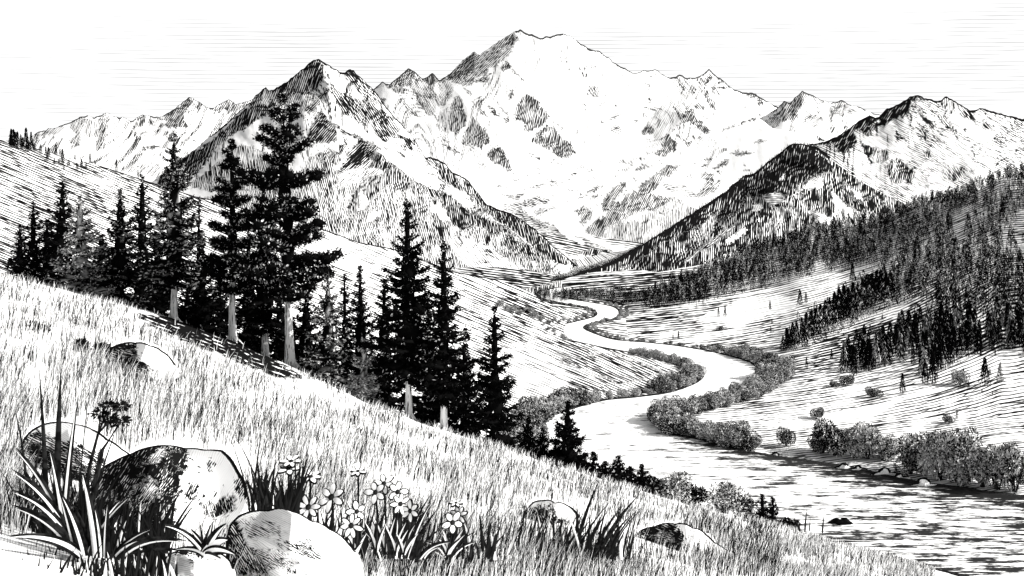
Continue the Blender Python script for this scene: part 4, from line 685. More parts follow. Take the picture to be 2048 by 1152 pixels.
def walk(B, sign, a, b, gap, deep, lab, smin, smax):
    seg = B[a:b]; d = np.r_[0, np.cumsum(np.hypot(*np.diff(seg, axis=0).T))]; tot = d[-1]; t = 0
    while t < tot:
        x = np.interp(t, d, seg[:, 0]); y = np.interp(t, d, seg[:, 1]); e = min(t+2, tot)
        tx = np.interp(e, d, seg[:, 0])-x; ty = np.interp(e, d, seg[:, 1])-y; L = math.hypot(tx, ty)+1e-6; nx, ny = -ty/L*sign, tx/L*sign
        for k in range(deep):
            o = 2.2+k*4.2+rng.random()*1.5; X, Y = x+nx*o, y+ny*o; px = 1024+X/Y*F
            if 1000 < px < 2150: bankshrub(X, Y, gz(px, Y)-.2, (1.5 if Y < 440 else 1.1 if Y < 520 else .62)*(smin+(smax-smin)*rng.random()), lab)
        t += gap*1.15*(.75+.5*rng.random())*(.6+.4*y/400)
def span(q, lo, hi):     # index range of a bank between two photograph points
    q = np.asarray(q); return int(np.argmin(np.hypot(q[:, 0]-lo[0], q[:, 1]-lo[1]))), int(np.argmin(np.hypot(q[:, 0]-hi[0], q[:, 1]-hi[1])))
# walking from near to far: on the right bank land lies to the right of the walk, on the left bank to its left
i, j = span(rbq, (1480, 902), (1310, 845)); walk(RB, -1, i, j, 4.4, 2, BR, .9, 1.5)
i, j = span(rbq, (1310, 845), (1520, 770)); walk(RB, -1, i, j, 5.0, 2, BR, .9, 1.35)
i, j = span(rbq, (1520, 770), (1440, 708)); walk(RB, -1, i, j, 5.2, 3, BR, .9, 1.6)
i, j = span(rbq, (1440, 708), (1166, 656)); walk(RB, -1, i, j, 6.5, 2, BR, .8, 1.3)
i, j = span(rbq, (1166, 656), (1112, 593)); walk(RB, -1, i, j, 9., 2, BR, .9, 1.5)
i, j = span(lbq, (1085, 900), (1200, 803)); walk(LB, 1, i, j, 4.6, 2, BL, .9, 1.5)
i, j = span(lbq, (1200, 803), (1340, 785)); walk(LB, 1, i, j, 6., 1, BL, .6, .9)
i, j = span(lbq, (1340, 785), (1250, 702)); walk(LB, 1, i, j, 5., 2, BL, .8, 1.25)
i, j = span(lbq, (1150, 682), (1085, 596)); walk(LB, 1, i, j, 9., 2, BL, .8, 1.4)
for k, (px, base, s, lab, v) in enumerate([(1670, 915, 1.9, 'dark clipped looking shrub at the left of the riverside bush clump', 4), (1645, 912, 1.3, 'low dark shrub at the left end of the riverside bush clump', 4), (1705, 918, 1.7, 'dark shrub in the middle of the riverside bush clump', 3), (1735, 922, 2.3, 'tallest pale shrub of the riverside bush clump', 2), (1765, 925, 1.5, 'pale low shrub right of the tallest one in the riverside clump', 1), (1785, 925, 1.3, 'dark end shrub closing the riverside clump on the right', 4),
        (1572, 897, 1.0, 'lone small dark shrub between two riverside clumps', 4), (1820, 950, 1.5, 'dark leafy shrub starting the big clump at the right edge', 4), (1848, 952, 2.2, 'tall tufted shrub in the big clump at the right edge', 3), (1880, 962, 2.1, 'pale rounded shrub in the middle of the big right edge clump', 2), (1905, 965, 2.5, 'largest pale shrub of the big right edge clump', 1), (1935, 968, 2.1, 'leaning pale shrub in the big right edge clump', 2), (1965, 975, 1.9, 'upright reedy shrub near the right edge of the view', 0), (1995, 980, 2.0, 'reedy pale shrub cut by the right edge of the view', 1), (2030, 985, 2.0, 'dark shrub at the very right edge by the water', 3)]):
    Y = EYE*F/(base-HOR); z = gz(px, Y); b = P(px, base, Y); bankshrub(b[0], b[1], max(z-.2, 0), s*1.6, lab, v, .74)
def hillshrub(fn, px, base, s, lab, v=3):
    Y = solveY(fn, px, base); bankshrub((px-1024)/F*Y, Y, float(fn(px, Y))-.2, s, lab, v)
for k, (px, base, s, lab) in enumerate([(1690, 771, 1.3, 'small dark shrub on the pasture left of the lone dark fir'), (1672, 775, .9, 'tiny dark shrub beside another on the pasture'), (1750, 795, 1.2, 'dark low shrub right of the pasture fir'), (1632, 838, 1.1, 'single dark cone shaped shrub alone low on the pasture'), (1900, 848, .8, 'low dot of shrub left of the tiny pasture fir'), (1440, 660, 1.0, 'tiny shrub on the far pasture'), (1920, 770, 1.5, 'pale low shrub left of the fir near the right edge')]):
    hillshrub(HR, px, base, s, lab, 4 if k != 6 else 1)
for k, (px, base) in enumerate([(1010, 622), (1025, 628), (1040, 632), (1055, 625), (1068, 636), (1000, 612), (1082, 640)]): hillshrub(HL, px, base, 1.1+.5*rng.random(), 'small dark shrub dotted on the grass point above the far river bend', 3)
# ---- distant conifers: one kind built once, then copied
def slim(seed, n, H=1., Rr=.15, pale=.3):
    r = np.random.default_rng(seed); t = r.random(n)**.8; az = r.random(n)*6.28
    rad = Rr*(1-t)**.9*(.45+.55*r.random(n))+.008
    p = np.column_stack([np.cos(az)*rad, np.sin(az)*rad, .04+.92*t]); d = np.column_stack([np.cos(az)*.22, np.sin(az)*.22, -.9+.3*r.random(n)])+r.normal(size=(n, 3))*.10
    return leaves(p*H, d, H*(.07+.07*r.random(n)), H*.022, (r.random(n) < pale)*(.6+.4*r.random(n)), r)
slimp = []
FG = 'conifers of the forest on the right slope'; FL = 'dark slim conifer among many at the near edge of the right slope forest'
for v in range(6):
    root = empty('conifer_tree', (0, -700-20*v, 0)); V, Q, t = slim(500+v, 420, 1, [.16, .17, .16, .13, .15, .18][v], [.02, .03, .45, .0, .25, .05][v]); mesh('crown', V, Q, M['needle'], root, {'tone': t})
    tb = MB(); tb.add(*tube_np([(0, 0, -.06), (0, 0, .5), (0, 0, .95)], [.016, .01, .003], 5)); tb.build('trunk', M['twig'], root); tag(root, FL, 'tree', FG); slimp.append(root)
sused = [False]*6
def slimtree(px, Y, fn, H, lab, grp, v=None):
    v = int(rng.integers(0, 6)) if v is None else v; loc = ((px-1024)/F*Y, Y, float(fn(px, Y))-.2); sc = (H*(.85+.35*rng.random()),)*2+(H,)
    if not sused[v]:
        o = slimp[v]; sused[v] = True; o.location = loc; o.scale = sc; o['label'] = lab; o['group'] = grp; return o
    return dup(slimp[v], loc, rng.random()*6.28, sc, lab, grp)
zoneA = [(1280, 622), (1320, 585), (1400, 553), (1480, 508), (1560, 484), (1700, 445), (1850, 395), (2010, 350), (2300, 270), (2300, 520), (1960, 560), (1870, 565), (1790, 535), (1720, 538), (1640, 552), (1560, 566), (1530, 580), (1480, 588), (1400, 604)]
zoneB = [(1565, 700), (1600, 672), (1640, 640), (1720, 582), (1790, 545), (1870, 560), (1960, 550), (2300, 470), (2300, 690), (2060, 712), (1980, 700), (1920, 722), (1880, 748), (1840, 755), (1850, 715), (1790, 728), (1700, 752), (1685, 745), (1700, 715), (1780, 690), (1850, 650), (1880, 600), (1830, 600), (1760, 625), (1680, 668), (1600, 700)]
cpx, cY = 1270+rng.random(26000)*900, 380+rng.random(26000)*780
cz = HR(cpx, cY); cpy = row_of(cz, cY)
ok = (inpoly(cpx, cpy, zoneA) & (rng.random(26000) < .55)) | (inpoly(cpx, cpy, zoneB) & (rng.random(26000) < .8))
ok &= vnoise(cpx/40, cpy/26, 5) > .22
cpx, cY = cpx[ok], cY[ok]; o_ = np.argsort(cY); cpx, cY = cpx[o_], cY[o_]
keepers = []; cell = set()
for x, y in zip(cpx, cY):
    X = (x-1024)/F*y; key = (int(X/6.0), int(y/8.6))
    if key in cell: continue
    cell.add(key); keepers.append((x, y))
vis = [q for q in keepers if q[0] < 2075]
near, far = vis[:140], vis[140:]+[q for q in keepers if q[0] >= 2075]
for x, y in near: slimtree(x, y, HR, 10+8*rng.random(), FL, FG)
mb = MB(); protoV = [slim(540+v, 110, 1, .15, [.01, .25, .03, .1][v]) for v in range(4)]
for x, y in far:
    V, Q, t = protoV[int(rng.integers(0, 4))]; H = 11+8*rng.random(); a = rng.random()*6.28; c, s = math.cos(a), math.sin(a)
    W = np.column_stack([(V[:, 0]*c-V[:, 1]*s)*H*1.2, (V[:, 0]*s+V[:, 1]*c)*H*1.2, V[:, 2]*H])+np.array([(x-1024)/F*y, y, float(HR(x, y))])
    mb.add(W, Q, t)
o = mb.build('forest', M['needle'], None, 'tone'); tag(o, 'dense dark conifer forest covering the upper right slope', 'forest', None, 'stuff')
print('forest', len(near), len(far), 'shrubs', nsh)
# tree line along the crest of the wooded spur, too far to count
mb = MB()
for k in range(420):
    x = 1180+rng.random()*480; y = np.interp(x, [q[0] for q in ridge6], [q[1] for q in ridge6])+2+rng.random()*9; Y = np.interp(x, [q[0] for q in ridge6], [q[2] for q in ridge6])-6
    V, Q, t = protoV[0]; H = (6+6*rng.random())*Y/F; mb.add(V*np.array([H*1.1, H*1.1, H])+P(x, y, Y)-np.array([0, 0, H*.2]), Q, t)
for k in range(620):
    x = 1070+345*rng.random()**1.2; f = (x-1085)/330; y = 588+8*f+(14+16*f)*rng.random()-20*f*rng.random(); Y = solveY(HR, x, y); Y = Y if Y < 1100 and x > 1160 else EYE*F/(y-HOR)
    z = max(0., float(HR(x, Y))) if x > 1160 else 0.; V, Q, t = protoV[int(rng.choice([0, 0, 2, 1]))]; H = (9+11*rng.random())*Y/F; mb.add(V*np.array([H*1.3, H*1.3, H])+np.array([(x-1024)/F*Y, Y, z]), Q, t)
o = mb.build('far_trees', M['needle'], None, 'tone'); tag(o, 'tiny trees fringing the crest and foot of the dark wooded spur', 'forest', None, 'stuff')
# single small trees on the slopes
for px, base, h, lab, v in [(1613, 738, 26, 'lone small dark fir on the pasture near the river bend', 0), (1805, 788, 44, 'lone dark fir with a short shadow on the pasture', 3), (1970, 772, 62, 'dark fir by the right edge on the lower pasture', 0), (1826, 727, 32, 'small tiered fir below the forest edge', 1), (1914, 838, 22, 'tiny grey fir alone low on the right pasture', 4), (1708, 752, 62, 'dark pointed fir at the left tip of the lower forest', 3), (1737, 742, 70, 'tall narrow dark fir beside the left tip of the lower forest', 3),
        (1437, 634, 22, 'left one of the little dark firs on the far pasture', 0), (1450, 633, 24, 'middle one of the little dark firs on the far pasture', 3), (1540, 620, 20, 'little dark fir below the upper forest edge', 3), (1600, 610, 34, 'dark fir standing alone on the upper pasture', 0), (1612, 606, 24, 'smaller fir right beside the upper pasture fir', 1), (1346, 680, 14, 'tiny fir on the low far pasture', 0), (1357, 679, 18, 'taller of two tiny firs on the low far pasture', 3), (1850, 770, 56, 'bushy dark fir under the forest front', 1), (1865, 768, 70, 'black fir on the left of the forest front', 3), (1705, 563, 40, 'dark fir at the right end of the upper pasture strip', 3), (1560, 735, 24, 'small dark fir on the right river bank', 0), (2000, 765, 44, 'pale leafy small tree at the right edge', 2)]:
    Y = solveY(HR, px, base); slimtree(px, Y, HR, h*Y/F, lab, 'single firs on the right pasture', v)
sc_ = 0
while sc_ < 26:        # stray small firs thinning out over the pasture
    px = 1330+rng.random()*690; base = 625+rng.random()*190
    if inpoly(np.array([px]), np.array([base]), zoneB)[0] or inpoly(np.array([px]), np.array([base]), zoneA)[0] or base > 640+.24*(px-1330) or base < 690-.2*(px-1330): continue
    Y = solveY(HR, px, base); sc_ += 1; slimtree(px, Y, HR, (9+14*rng.random()**2)*Y/F, 'small dark fir among strays scattered over the right pasture', 'stray firs on the right pasture', int(rng.choice([0, 1, 3])))
for k in range(24):    # row of trees climbing the pasture
    f = k/23; px = 1566+f*215; base = 702-f*112+rng.normal()*3; Y = solveY(HR, px, base); slimtree(px, Y, HR, (34+26*math.sin(f*2.6)+rng.random()*14)*Y/F, 'dark slim fir in the row climbing the pasture to the forest', 'row of firs climbing the pasture', int(rng.choice([0, 3, 3, 1])))
for k in range(38):    # grove at the upper left
    f = rng.random(); px = 22+f*f*165; base = 291+f*f*68+rng.normal()*5-4; Y = min(solveY(HL, px, base), 556.); slimtree(px, Y, HL, ((30-16*f)*(.7+.6*rng.random()))*Y/F, 'dark slim tree of the small grove on the upper left hill crest', 'grove on the upper left hill', int(rng.choice([0, 1, 3, 5])))
for px, h, lab in [(52, 40, 'tallest dark tree of the upper left hill crest'), (62, 34, 'dark tree right beside the tallest one on the upper left crest'), (112, 22, 'dark small tree on the upper left crest'), (120, 16, 'tiny dark tree right of the small crest tree'), (150, 14, 'tiny dark tree midway down the crest line'), (180, 22, 'dark rounded tree alone on the left crest line'), (191, 9, 'dot of a tree just right of the rounded crest tree'), (233, 26, 'pointed dark fir alone on the left crest line'), (276, 18, 'small dark fir on the crest line left of the spruces')]:
    ys = np.linspace(400, 640, 300); Y = ys[np.argmin(row_of(HL(np.full(300, px), ys), ys))]-2; slimtree(px, Y, HL, h*Y/F, lab, 'single trees on the left hill crest', 3)
for px, base, h in [(97, 318, 26), (125, 325, 30), (138, 333, 16), (163, 338, 22), (172, 340, 18), (165, 352, 9), (112, 312, 22)]:
    Y = min(solveY(HL, px, base), 556.); slimtree(px, Y, HL, h*Y/F, 'dark tree standing just below the upper left grove', 'trees below the upper left grove', 0)
# ------------------------------------------------------------------ boulders
def boulder(name, outline, Y, depth, dark, label, seed, base=.0, ang=60, kick=.05, mat='stone', cat='boulder'):  # dark: patches that paint the shaded left side into the stone
    q = np.asarray(outline, float); c = (q.min(0)+q.max(0))/2
    th = np.arctan2(-(q[:, 1]-c[1]), q[:, 0]-c[0]); o = np.argsort(th); th = th[o]; rad = np.hypot(*(q[o]-c).T)
    nt, nphi = 150, 121
    tt = np.linspace(-np.pi, np.pi, nt, endpoint=False); rr = np.interp(tt, th, rad, period=2*np.pi)
    ph = np.linspace(-np.pi/2, np.pi/2, nphi)
    C, T_ = np.meshgrid(ph, tt, indexing='ij'); RR = np.broadcast_to(rr, C.shape)
    sc = np.cos(C)**.62; jx = RR*sc*np.cos(T_); jy = RR*sc*np.sin(T_); dep = np.sign(np.sin(C))*np.abs(np.sin(C))**.8*depth
    ux, uz = jx/rr.mean(), jy/rr.mean(); rs = np.random.default_rng(seed)
    nz = fbm(ux*1.6+9, uz*1.6+4+np.sign(C)*5, seed, 4)-.5
    for k in range(9):      # flat broken faces
        a = rs.random()*6.283; tl = .35+.75*rs.random(); off = .50+.30*rs.random()
        lim = (off-ux*math.cos(a)*math.sin(tl)-uz*math.sin(a)*math.sin(tl))/math.cos(tl)
        dep = np.where(C < 0, -np.minimum(-dep, np.maximum(lim, .05)*depth*1.15), dep)
    dep = dep*(1+.35*nz); fac = Y/F
    w = np.sin(C)**2
    px = c[0]+jx*(1+nz*kick*w*3); py = c[1]-jy*(1+nz*kick*w*3)
    V = P(px, py, Y+dep).reshape(-1, 3)
    loc = V.mean(0)
    if len(outline) > 9:
        rc = np.random.default_rng(seed+5); dark = list(dark)
        for k in range(22):
            a = rc.random()*6.28; q0 = c+rr.mean()*(.15+.65*rc.random())*np.array([math.cos(a)*1.1, math.sin(a)*.8]); b_ = R(ang)+rc.normal()*.5; Lc = rr.mean()*(.08+.28*rc.random()); dv = np.array([math.cos(b_), -math.sin(b_)]); nv = np.array([dv[1], -dv[0]]); wv = max(.7, rr.mean()*.012)
            md = q0+dv*Lc*.5+nv*rc.normal()*Lc*.15
            dark.append(([tuple(q0), tuple(md+nv*wv), tuple(q0+dv*Lc), tuple(md-nv*wv)], .97, ang))
    de, hc = hatch(px.ravel(), py.ravel(), base, ang, dark, jitter=7, seed=seed)
    # dark outline painted along the upper rim, and a dark far side
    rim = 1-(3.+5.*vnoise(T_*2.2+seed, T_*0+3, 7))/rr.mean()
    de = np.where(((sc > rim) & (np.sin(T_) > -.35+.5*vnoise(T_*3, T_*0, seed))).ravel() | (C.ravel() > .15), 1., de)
    return tag(mesh(name, V-loc, grid_faces(nphi, nt, True), M[mat], None, {'dens': de, 'hc': hc}, True, loc=loc), label, cat)
# pairs: outline in photograph pixels, distance
OUT = {}
OUT['A'] = [(40, 930), (45, 880), (60, 862), (85, 848), (115, 843), (150, 848), (185, 858), (215, 878), (245, 898), (268, 915), (275, 960), (250, 1010), (120, 1020), (60, 990)]
OUT['B'] = [(165, 1010), (180, 970), (200, 938), (230, 920), (262, 907), (300, 893), (335, 890), (370, 896), (410, 899), (445, 900), (462, 915), (478, 942), (492, 968), (494, 1000), (482, 1025), (455, 1050), (425, 1075), (380, 1090), (300, 1110), (220, 1110), (175, 1070)]
OUT['C'] = [(452, 1080), (460, 1048), (478, 1030), (500, 1022), (535, 1020), (560, 1015), (585, 1022), (620, 1040), (660, 1058), (695, 1082), (715, 1105), (724, 1125), (728, 1170), (690, 1200), (560, 1215), (480, 1190), (455, 1130)]
OUT['D'] = [(300, 1146), (325, 1120), (355, 1101), (400, 1095), (438, 1104), (462, 1122), (472, 1150), (420, 1190), (320, 1190), (290, 1165)]
OUT['E'] = [(212, 712), (222, 695), (245, 686), (270, 685), (300, 691), (325, 702), (345, 720), (357, 742), (358, 756), (330, 758), (300, 752), (280, 740), (245, 742), (218, 735)]
OUT['F'] = [(1042, 1035), (1055, 1015), (1064, 1005), (1085, 1000), (1110, 1005), (1135, 1010), (1152, 1022), (1160, 1033), (1150, 1045), (1115, 1050), (1060, 1052)]
OUT['G'] = [(1262, 1080), (1280, 1060), (1310, 1052), (1350, 1047), (1385, 1055), (1415, 1070), (1430, 1085), (1455, 1100), (1477, 1120), (1440, 1124), (1380, 1122), (1300, 1112), (1268, 1098)]
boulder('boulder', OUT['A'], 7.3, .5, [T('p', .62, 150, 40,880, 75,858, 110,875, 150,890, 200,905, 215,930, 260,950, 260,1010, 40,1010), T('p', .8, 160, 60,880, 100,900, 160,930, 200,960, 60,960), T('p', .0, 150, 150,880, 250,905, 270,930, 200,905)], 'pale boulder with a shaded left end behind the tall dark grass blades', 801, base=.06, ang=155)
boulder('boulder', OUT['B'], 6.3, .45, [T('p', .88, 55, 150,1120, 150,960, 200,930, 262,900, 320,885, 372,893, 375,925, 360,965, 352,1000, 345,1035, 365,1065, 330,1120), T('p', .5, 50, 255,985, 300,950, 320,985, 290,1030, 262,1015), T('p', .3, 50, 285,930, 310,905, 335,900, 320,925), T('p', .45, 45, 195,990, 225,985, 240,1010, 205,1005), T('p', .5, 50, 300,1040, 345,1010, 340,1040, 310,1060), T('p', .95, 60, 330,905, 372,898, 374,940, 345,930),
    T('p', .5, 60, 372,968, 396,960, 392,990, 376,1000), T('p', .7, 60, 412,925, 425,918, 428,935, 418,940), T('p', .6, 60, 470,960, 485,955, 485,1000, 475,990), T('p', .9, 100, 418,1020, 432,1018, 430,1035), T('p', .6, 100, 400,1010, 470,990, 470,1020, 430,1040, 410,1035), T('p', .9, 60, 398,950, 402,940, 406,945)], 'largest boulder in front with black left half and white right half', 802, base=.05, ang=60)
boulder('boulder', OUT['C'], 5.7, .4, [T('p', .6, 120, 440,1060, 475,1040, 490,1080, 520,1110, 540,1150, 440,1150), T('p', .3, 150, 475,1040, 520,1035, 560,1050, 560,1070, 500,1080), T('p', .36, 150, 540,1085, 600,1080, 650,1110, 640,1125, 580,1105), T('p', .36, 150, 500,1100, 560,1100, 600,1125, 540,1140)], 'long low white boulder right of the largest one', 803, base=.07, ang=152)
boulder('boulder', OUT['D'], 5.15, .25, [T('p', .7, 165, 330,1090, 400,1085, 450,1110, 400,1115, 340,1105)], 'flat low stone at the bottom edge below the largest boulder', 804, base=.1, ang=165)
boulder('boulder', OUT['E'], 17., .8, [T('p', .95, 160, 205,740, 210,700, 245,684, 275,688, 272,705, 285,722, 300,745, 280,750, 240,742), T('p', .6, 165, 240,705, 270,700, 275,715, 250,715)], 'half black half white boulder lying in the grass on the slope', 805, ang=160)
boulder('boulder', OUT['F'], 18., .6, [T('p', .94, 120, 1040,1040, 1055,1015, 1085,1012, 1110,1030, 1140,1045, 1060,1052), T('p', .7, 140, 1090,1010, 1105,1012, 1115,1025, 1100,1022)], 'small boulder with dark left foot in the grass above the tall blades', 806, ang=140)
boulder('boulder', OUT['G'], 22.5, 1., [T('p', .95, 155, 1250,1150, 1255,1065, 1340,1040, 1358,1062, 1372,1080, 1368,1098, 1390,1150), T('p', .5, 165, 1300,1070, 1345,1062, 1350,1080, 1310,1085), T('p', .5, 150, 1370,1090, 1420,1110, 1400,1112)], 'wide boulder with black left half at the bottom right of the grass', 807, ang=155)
boulder('river_rock', [(1655, 1045), (1662, 1040), (1680, 1039), (1700, 1042), (1707, 1047), (1695, 1052), (1670, 1051)], EYE*F/(1050-HOR), 2.2, [], 'flat black rock breaking the surface of the river', 809, base=1., cat='rock')
for k, (px, py, w, h) in enumerate([(1690, 937, 24, 6), (1718, 940, 20, 5), (1772, 951, 34, 8), (1800, 957, 22, 6), (1552, 911, 18, 3), (1850, 972, 40, 5)]):
    boulder('river_rock', [(px-w, py), (px-w*.5, py-h), (px+w*.3, py-h*.9), (px+w, py), (px+w*.4, py+h*.5), (px-w*.5, py+h*.5)], EYE*F/(py+2-HOR), 1.2, [], ['white flat stone left of a pair at the foot of the riverside clump', 'white flat stone right of a pair at the foot of the riverside clump', 'large white stone between the two right bank clumps', 'white stone at the left foot of the big right edge clump', 'thin pale stone at the water edge left of the riverside clump', 'long pale shore stone under the big right edge clump'][k], 820+k, base=.05, cat='rock')
# ------------------------------------------------------------------ grass of the near hillside
n = 108000
gx = -60+rng.random(n)*1930; top = SN(gx); gy = top-2+(1175-top)*rng.random(n)**1.25
Y = YN(gx, gy); X = (gx-1024)/F*Y
cl = fbm(X/2.6+gy*.004, Y/5.5, 201, 4); cl2 = fbm(gx/70, gy/16, 205, 3)
keep = (gy < 1172) & (Y < 140) & (rng.random(n) < np.clip((cl*.5+cl2*.5-.40)*5., .06, 1))
for k in OUT: 
    q = np.asarray(OUT[k], float); c = q.mean(0); keep &= ~inpoly(gx, gy, c+(q-c)*.96)&~inpoly(gx, gy-(4 if k in 'EF' else 0), q)
keep &= ~((gx < 345) & (gy > 1072+.06*gx)); LIT = [(268, 626), (330, 632), (420, 655), (520, 700), (575, 732), (612, 758), (560, 764), (500, 742), (430, 716), (360, 688), (300, 660)]; keep &= ~(inpoly(gx, gy, LIT) & (rng.random(n) < .95))  # blades cleared from the painted tree-shadow band
gx, gy, Y, X = gx[keep], gy[keep], Y[keep], X[keep]; n = len(gx)
Z = HN(gx, Y)
Lg = (.26+.30*rng.random(n))*np.clip((Y/9.)**.40, .8, 1.9)*.70; Wd = np.maximum(.0036, .00050*Y)*(.7+.8*rng.random(n))
nearb = (gy > 1060) & (gx > 720) & (gx < 1560) & (rng.random(n) < .11); Lg = np.where(nearb, Lg*1.6, Lg); Wd = np.where(nearb, Wd*1.5, Wd)
lean = rng.normal(size=n)*.18+.16; lean2 = rng.normal(size=n)*.2
up = np.array([0, 0, 1.])
b = np.stack([X, Y, Z-.03], -1)
tipo = np.stack([lean*Lg, lean2*Lg, Lg], -1); mid = np.stack([lean*Lg*.32, lean2*Lg*.3, Lg*.55], -1)
sx = np.stack([Wd*.5, rng.normal(size=n)*Wd*.2, 0*Wd], -1)
V = np.stack([b-sx, b+sx, b+mid+sx*.85, b+tipo+sx*.1, b+tipo-sx*.1, b+mid-sx*.85], 1).reshape(-1, 3)
base6 = np.arange(n)[:, None]*6; Q = np.concatenate([base6+np.array([[0, 1, 2, 5]]), base6+np.array([[5, 2, 3, 4]])])
tn = np.where((rng.random(n) < .55) | nearb, 0., .75+.25*rng.random(n))
o = mesh('grass', V, Q, M['blade'], None, {'tone': np.repeat(tn, 6)}); tag(o, 'long dry meadow grass of pale and dark blades on the near hillside', 'grass', None, 'stuff')
print('blades', n)
# ------------------------------------------------------------------ broad grass clumps, flowers
def leaf_strip(base, tip, w, sag, r, side=None):
    """folded blade: two halves along a bent midrib"""
    base, tip = np.asarray(base, float), np.asarray(tip, float); L = np.linalg.norm(tip-base); n = 12; t = np.linspace(0, 1, n)
    ctl = (base+tip)/2+np.array([0, 0, sag*L])+np.array([-(tip-base)[0]*.18, 0, 0])
    c = ((1-t)**2)[:, None]*base+(2*t*(1-t))[:, None]*ctl+(t**2)[:, None]*tip
    T_ = np.gradient(c, axis=0); T_ /= np.linalg.norm(T_, axis=1)[:, None]+1e-9
    s = np.cross(T_, np.array([0.1, -1., .15])); s /= np.linalg.norm(s, axis=1)[:, None]+1e-9
    ww = w*(np.sin(np.pi*np.clip(.22+.78*t, 0, 1)**.72)**.8)*.5; ww[-1] = w*.01
    fold = np.array([0, .35, 0])
    V = np.concatenate([c-s*ww[:, None]+fold*ww[:, None], c, c+s*ww[:, None]+fold*ww[:, None]])
    q = []
    for i in range(n-1): q += [(i, n+i, n+i+1, i+1), (n+i, 2*n+i, 2*n+i+1, n+i+1)]
    return V, np.array(q), np.tile([0, 1], n-1)
def clump(name, anchor, blades, label, cat='grass clump', group=None):
    """blades: (base px, base py, tip px, tip py, width px, sag, mats, depth step)"""
    apx, apy, Y0 = anchor; root = empty(name, P(apx, apy, Y0)); r0 = P(apx, apy, Y0)
    for (bx, by, tx, ty, w, sag, ms, dy) in blades:
        b = P(bx, by, Y0+dy); t = P(tx, ty, Y0+dy*1.2+rng.normal()*.05)
        V, Q, mi = leaf_strip(b-r0, t-r0, w*(.64 if w < 18 else .78)*Y0/F, sag, rng)
        if 'pale' in ms:
            V2, Q2, mi2 = leaf_strip(b-r0+np.array([0, .012, 0]), t-r0+np.array([0, .012, 0])+(t-b)*.04, w*1.15*Y0/F, sag, rng); V = np.concatenate([V, V2]); Q = np.concatenate([Q, Q2+len(V)-len(V2)]); mi = np.concatenate([mi, np.full(len(mi2), 2)])
        mesh('leaf', V, Q, [M[m] for m in ms]+[M['dark']], root, None, True, mi)
    return tag(root, label, cat, group)
DD, DP, PD, PP = ('dark', 'dark'), ('dark', 'pale'), ('pale', 'dark'), ('pale', 'pale')  # mixed pairs paint one lit and one shaded half on a blade
def fine(root_name, xs, base_y, Y, hmin, hmax, n, w, pale=.1, leanx=.25):
    root = bpy.data.objects[root_name]; r = np.random.default_rng(len(root_name)+n); mb = MB(); r0 = np.array(root.location)
    for k in range(n):
        bx = xs[0]+(xs[1]-xs[0])*r.random(); by = base_y+r.normal()*8; hh = hmin+(hmax-hmin)*r.random(); yy = Y+r.random()*.35
        V, Q, mi = leaf_strip(P(bx, by, yy)-r0, P(bx+hh*(r.normal()*.22+leanx*.5), by-hh, yy+.05)-r0, w*(.6+.8*r.random())*Y/F, .03, r)
        mb.add(V, Q, 0. if r.random() > pale else .9)
    o = mb.build('fine_blades', M['blade'], root, 'tone'); o['kind'] = 'stuff'
clump('grass_clump', (140, 1110, 5.2), [(95, 1100, 78, 737, 17, .05, DD, .05), (110, 1100, 122, 733, 20, .05, DD, 0), (55, 1010, 28, 812, 9, .05, DD, .1), (120, 1100, 152, 815, 14, .04, DP, -.05), (60, 1000, 84, 872, 10, 0, DD, .1), (150, 1110, 182, 755, 5, .1, DD, .1), (128, 1105, 100, 905, 16, .02, DP, -.1), (140, 1108, 30, 900, 13, .1, DP, -.1), (150, 1110, 25, 945, 15, .14, DP, -.15), (150, 1112, 25, 985, 15, .18, DP, -.2), (150, 1112, 25, 1015, 16, .16, PD, -.22), (160, 1115, 20, 1075, 18, .18, DP, -.26), (90, 1070, 40, 1010, 12, .1, DD, -.05), (140, 1112, 60, 960, 12, .08, PD, -.12), (152, 1112, 118, 985, 14, .03, PD, -.2), (165, 1115, 125, 995, 16, .03, DP, -.25), (100, 1080, 45, 930, 10, .05, DD, .05), (120, 1100, 60, 1040, 10, .1, DD, -.1)],
      'tall clump of broad dark and pale blades at the left edge before the boulders')
clump('grass_clump', (215, 1115, 5.05), [(175, 1112, 262, 992, 14, .04, PD, 0), (180, 1115, 240, 1003, 13, .22, DP, .05), (190, 1115, 165, 950, 15, .02, PP, -.05), (200, 1116, 262, 990, 16, .02, DD, -.05), (170, 1110, 205, 880, 14, .03, DD, .08), (165, 1100, 235, 852, 10, .03, DD, .1), (230, 1116, 330, 1082, 14, .22, PD, -.05), (240, 1118, 370, 1085, 13, .25, DP, -.08), (225, 1116, 300, 1060, 10, .12, DP, 0), (200, 1116, 190, 1020, 12, .02, DP, -.1), (210, 1117, 215, 1010, 11, .02, PD, -.12), (185, 1112, 140, 1000, 12, .05, DD, 0), (250, 1118, 420, 1112, 10, .2, DD, -.1), (180, 1112, 195, 990, 8, .02, DD, -.02)],
      'clump of pale edged arching blades in front of the largest boulder')
clump('leafy_plant', (408, 1112, 4.95), [(408, 1112, 398, 1040, 9, .02, DD, 0), (408, 1112, 450, 1050, 18, .1, DP, 0), (408, 1112, 455, 1080, 24, .2, PP, -.03), (406, 1112, 330, 1052, 13, .16, DP, .03), (408, 1112, 425, 1045, 14, .04, DP, .02), (408, 1112, 380, 1060, 12, .06, DP, .03), (408, 1114, 470, 1110, 20, .25, PD, -.05), (408, 1114, 350, 1100, 12, .2, DP, 0), (408, 1114, 440, 1118, 14, .1, PP, -.08)],
      'small leafy plant between the largest boulder and the long white one', 'plant')
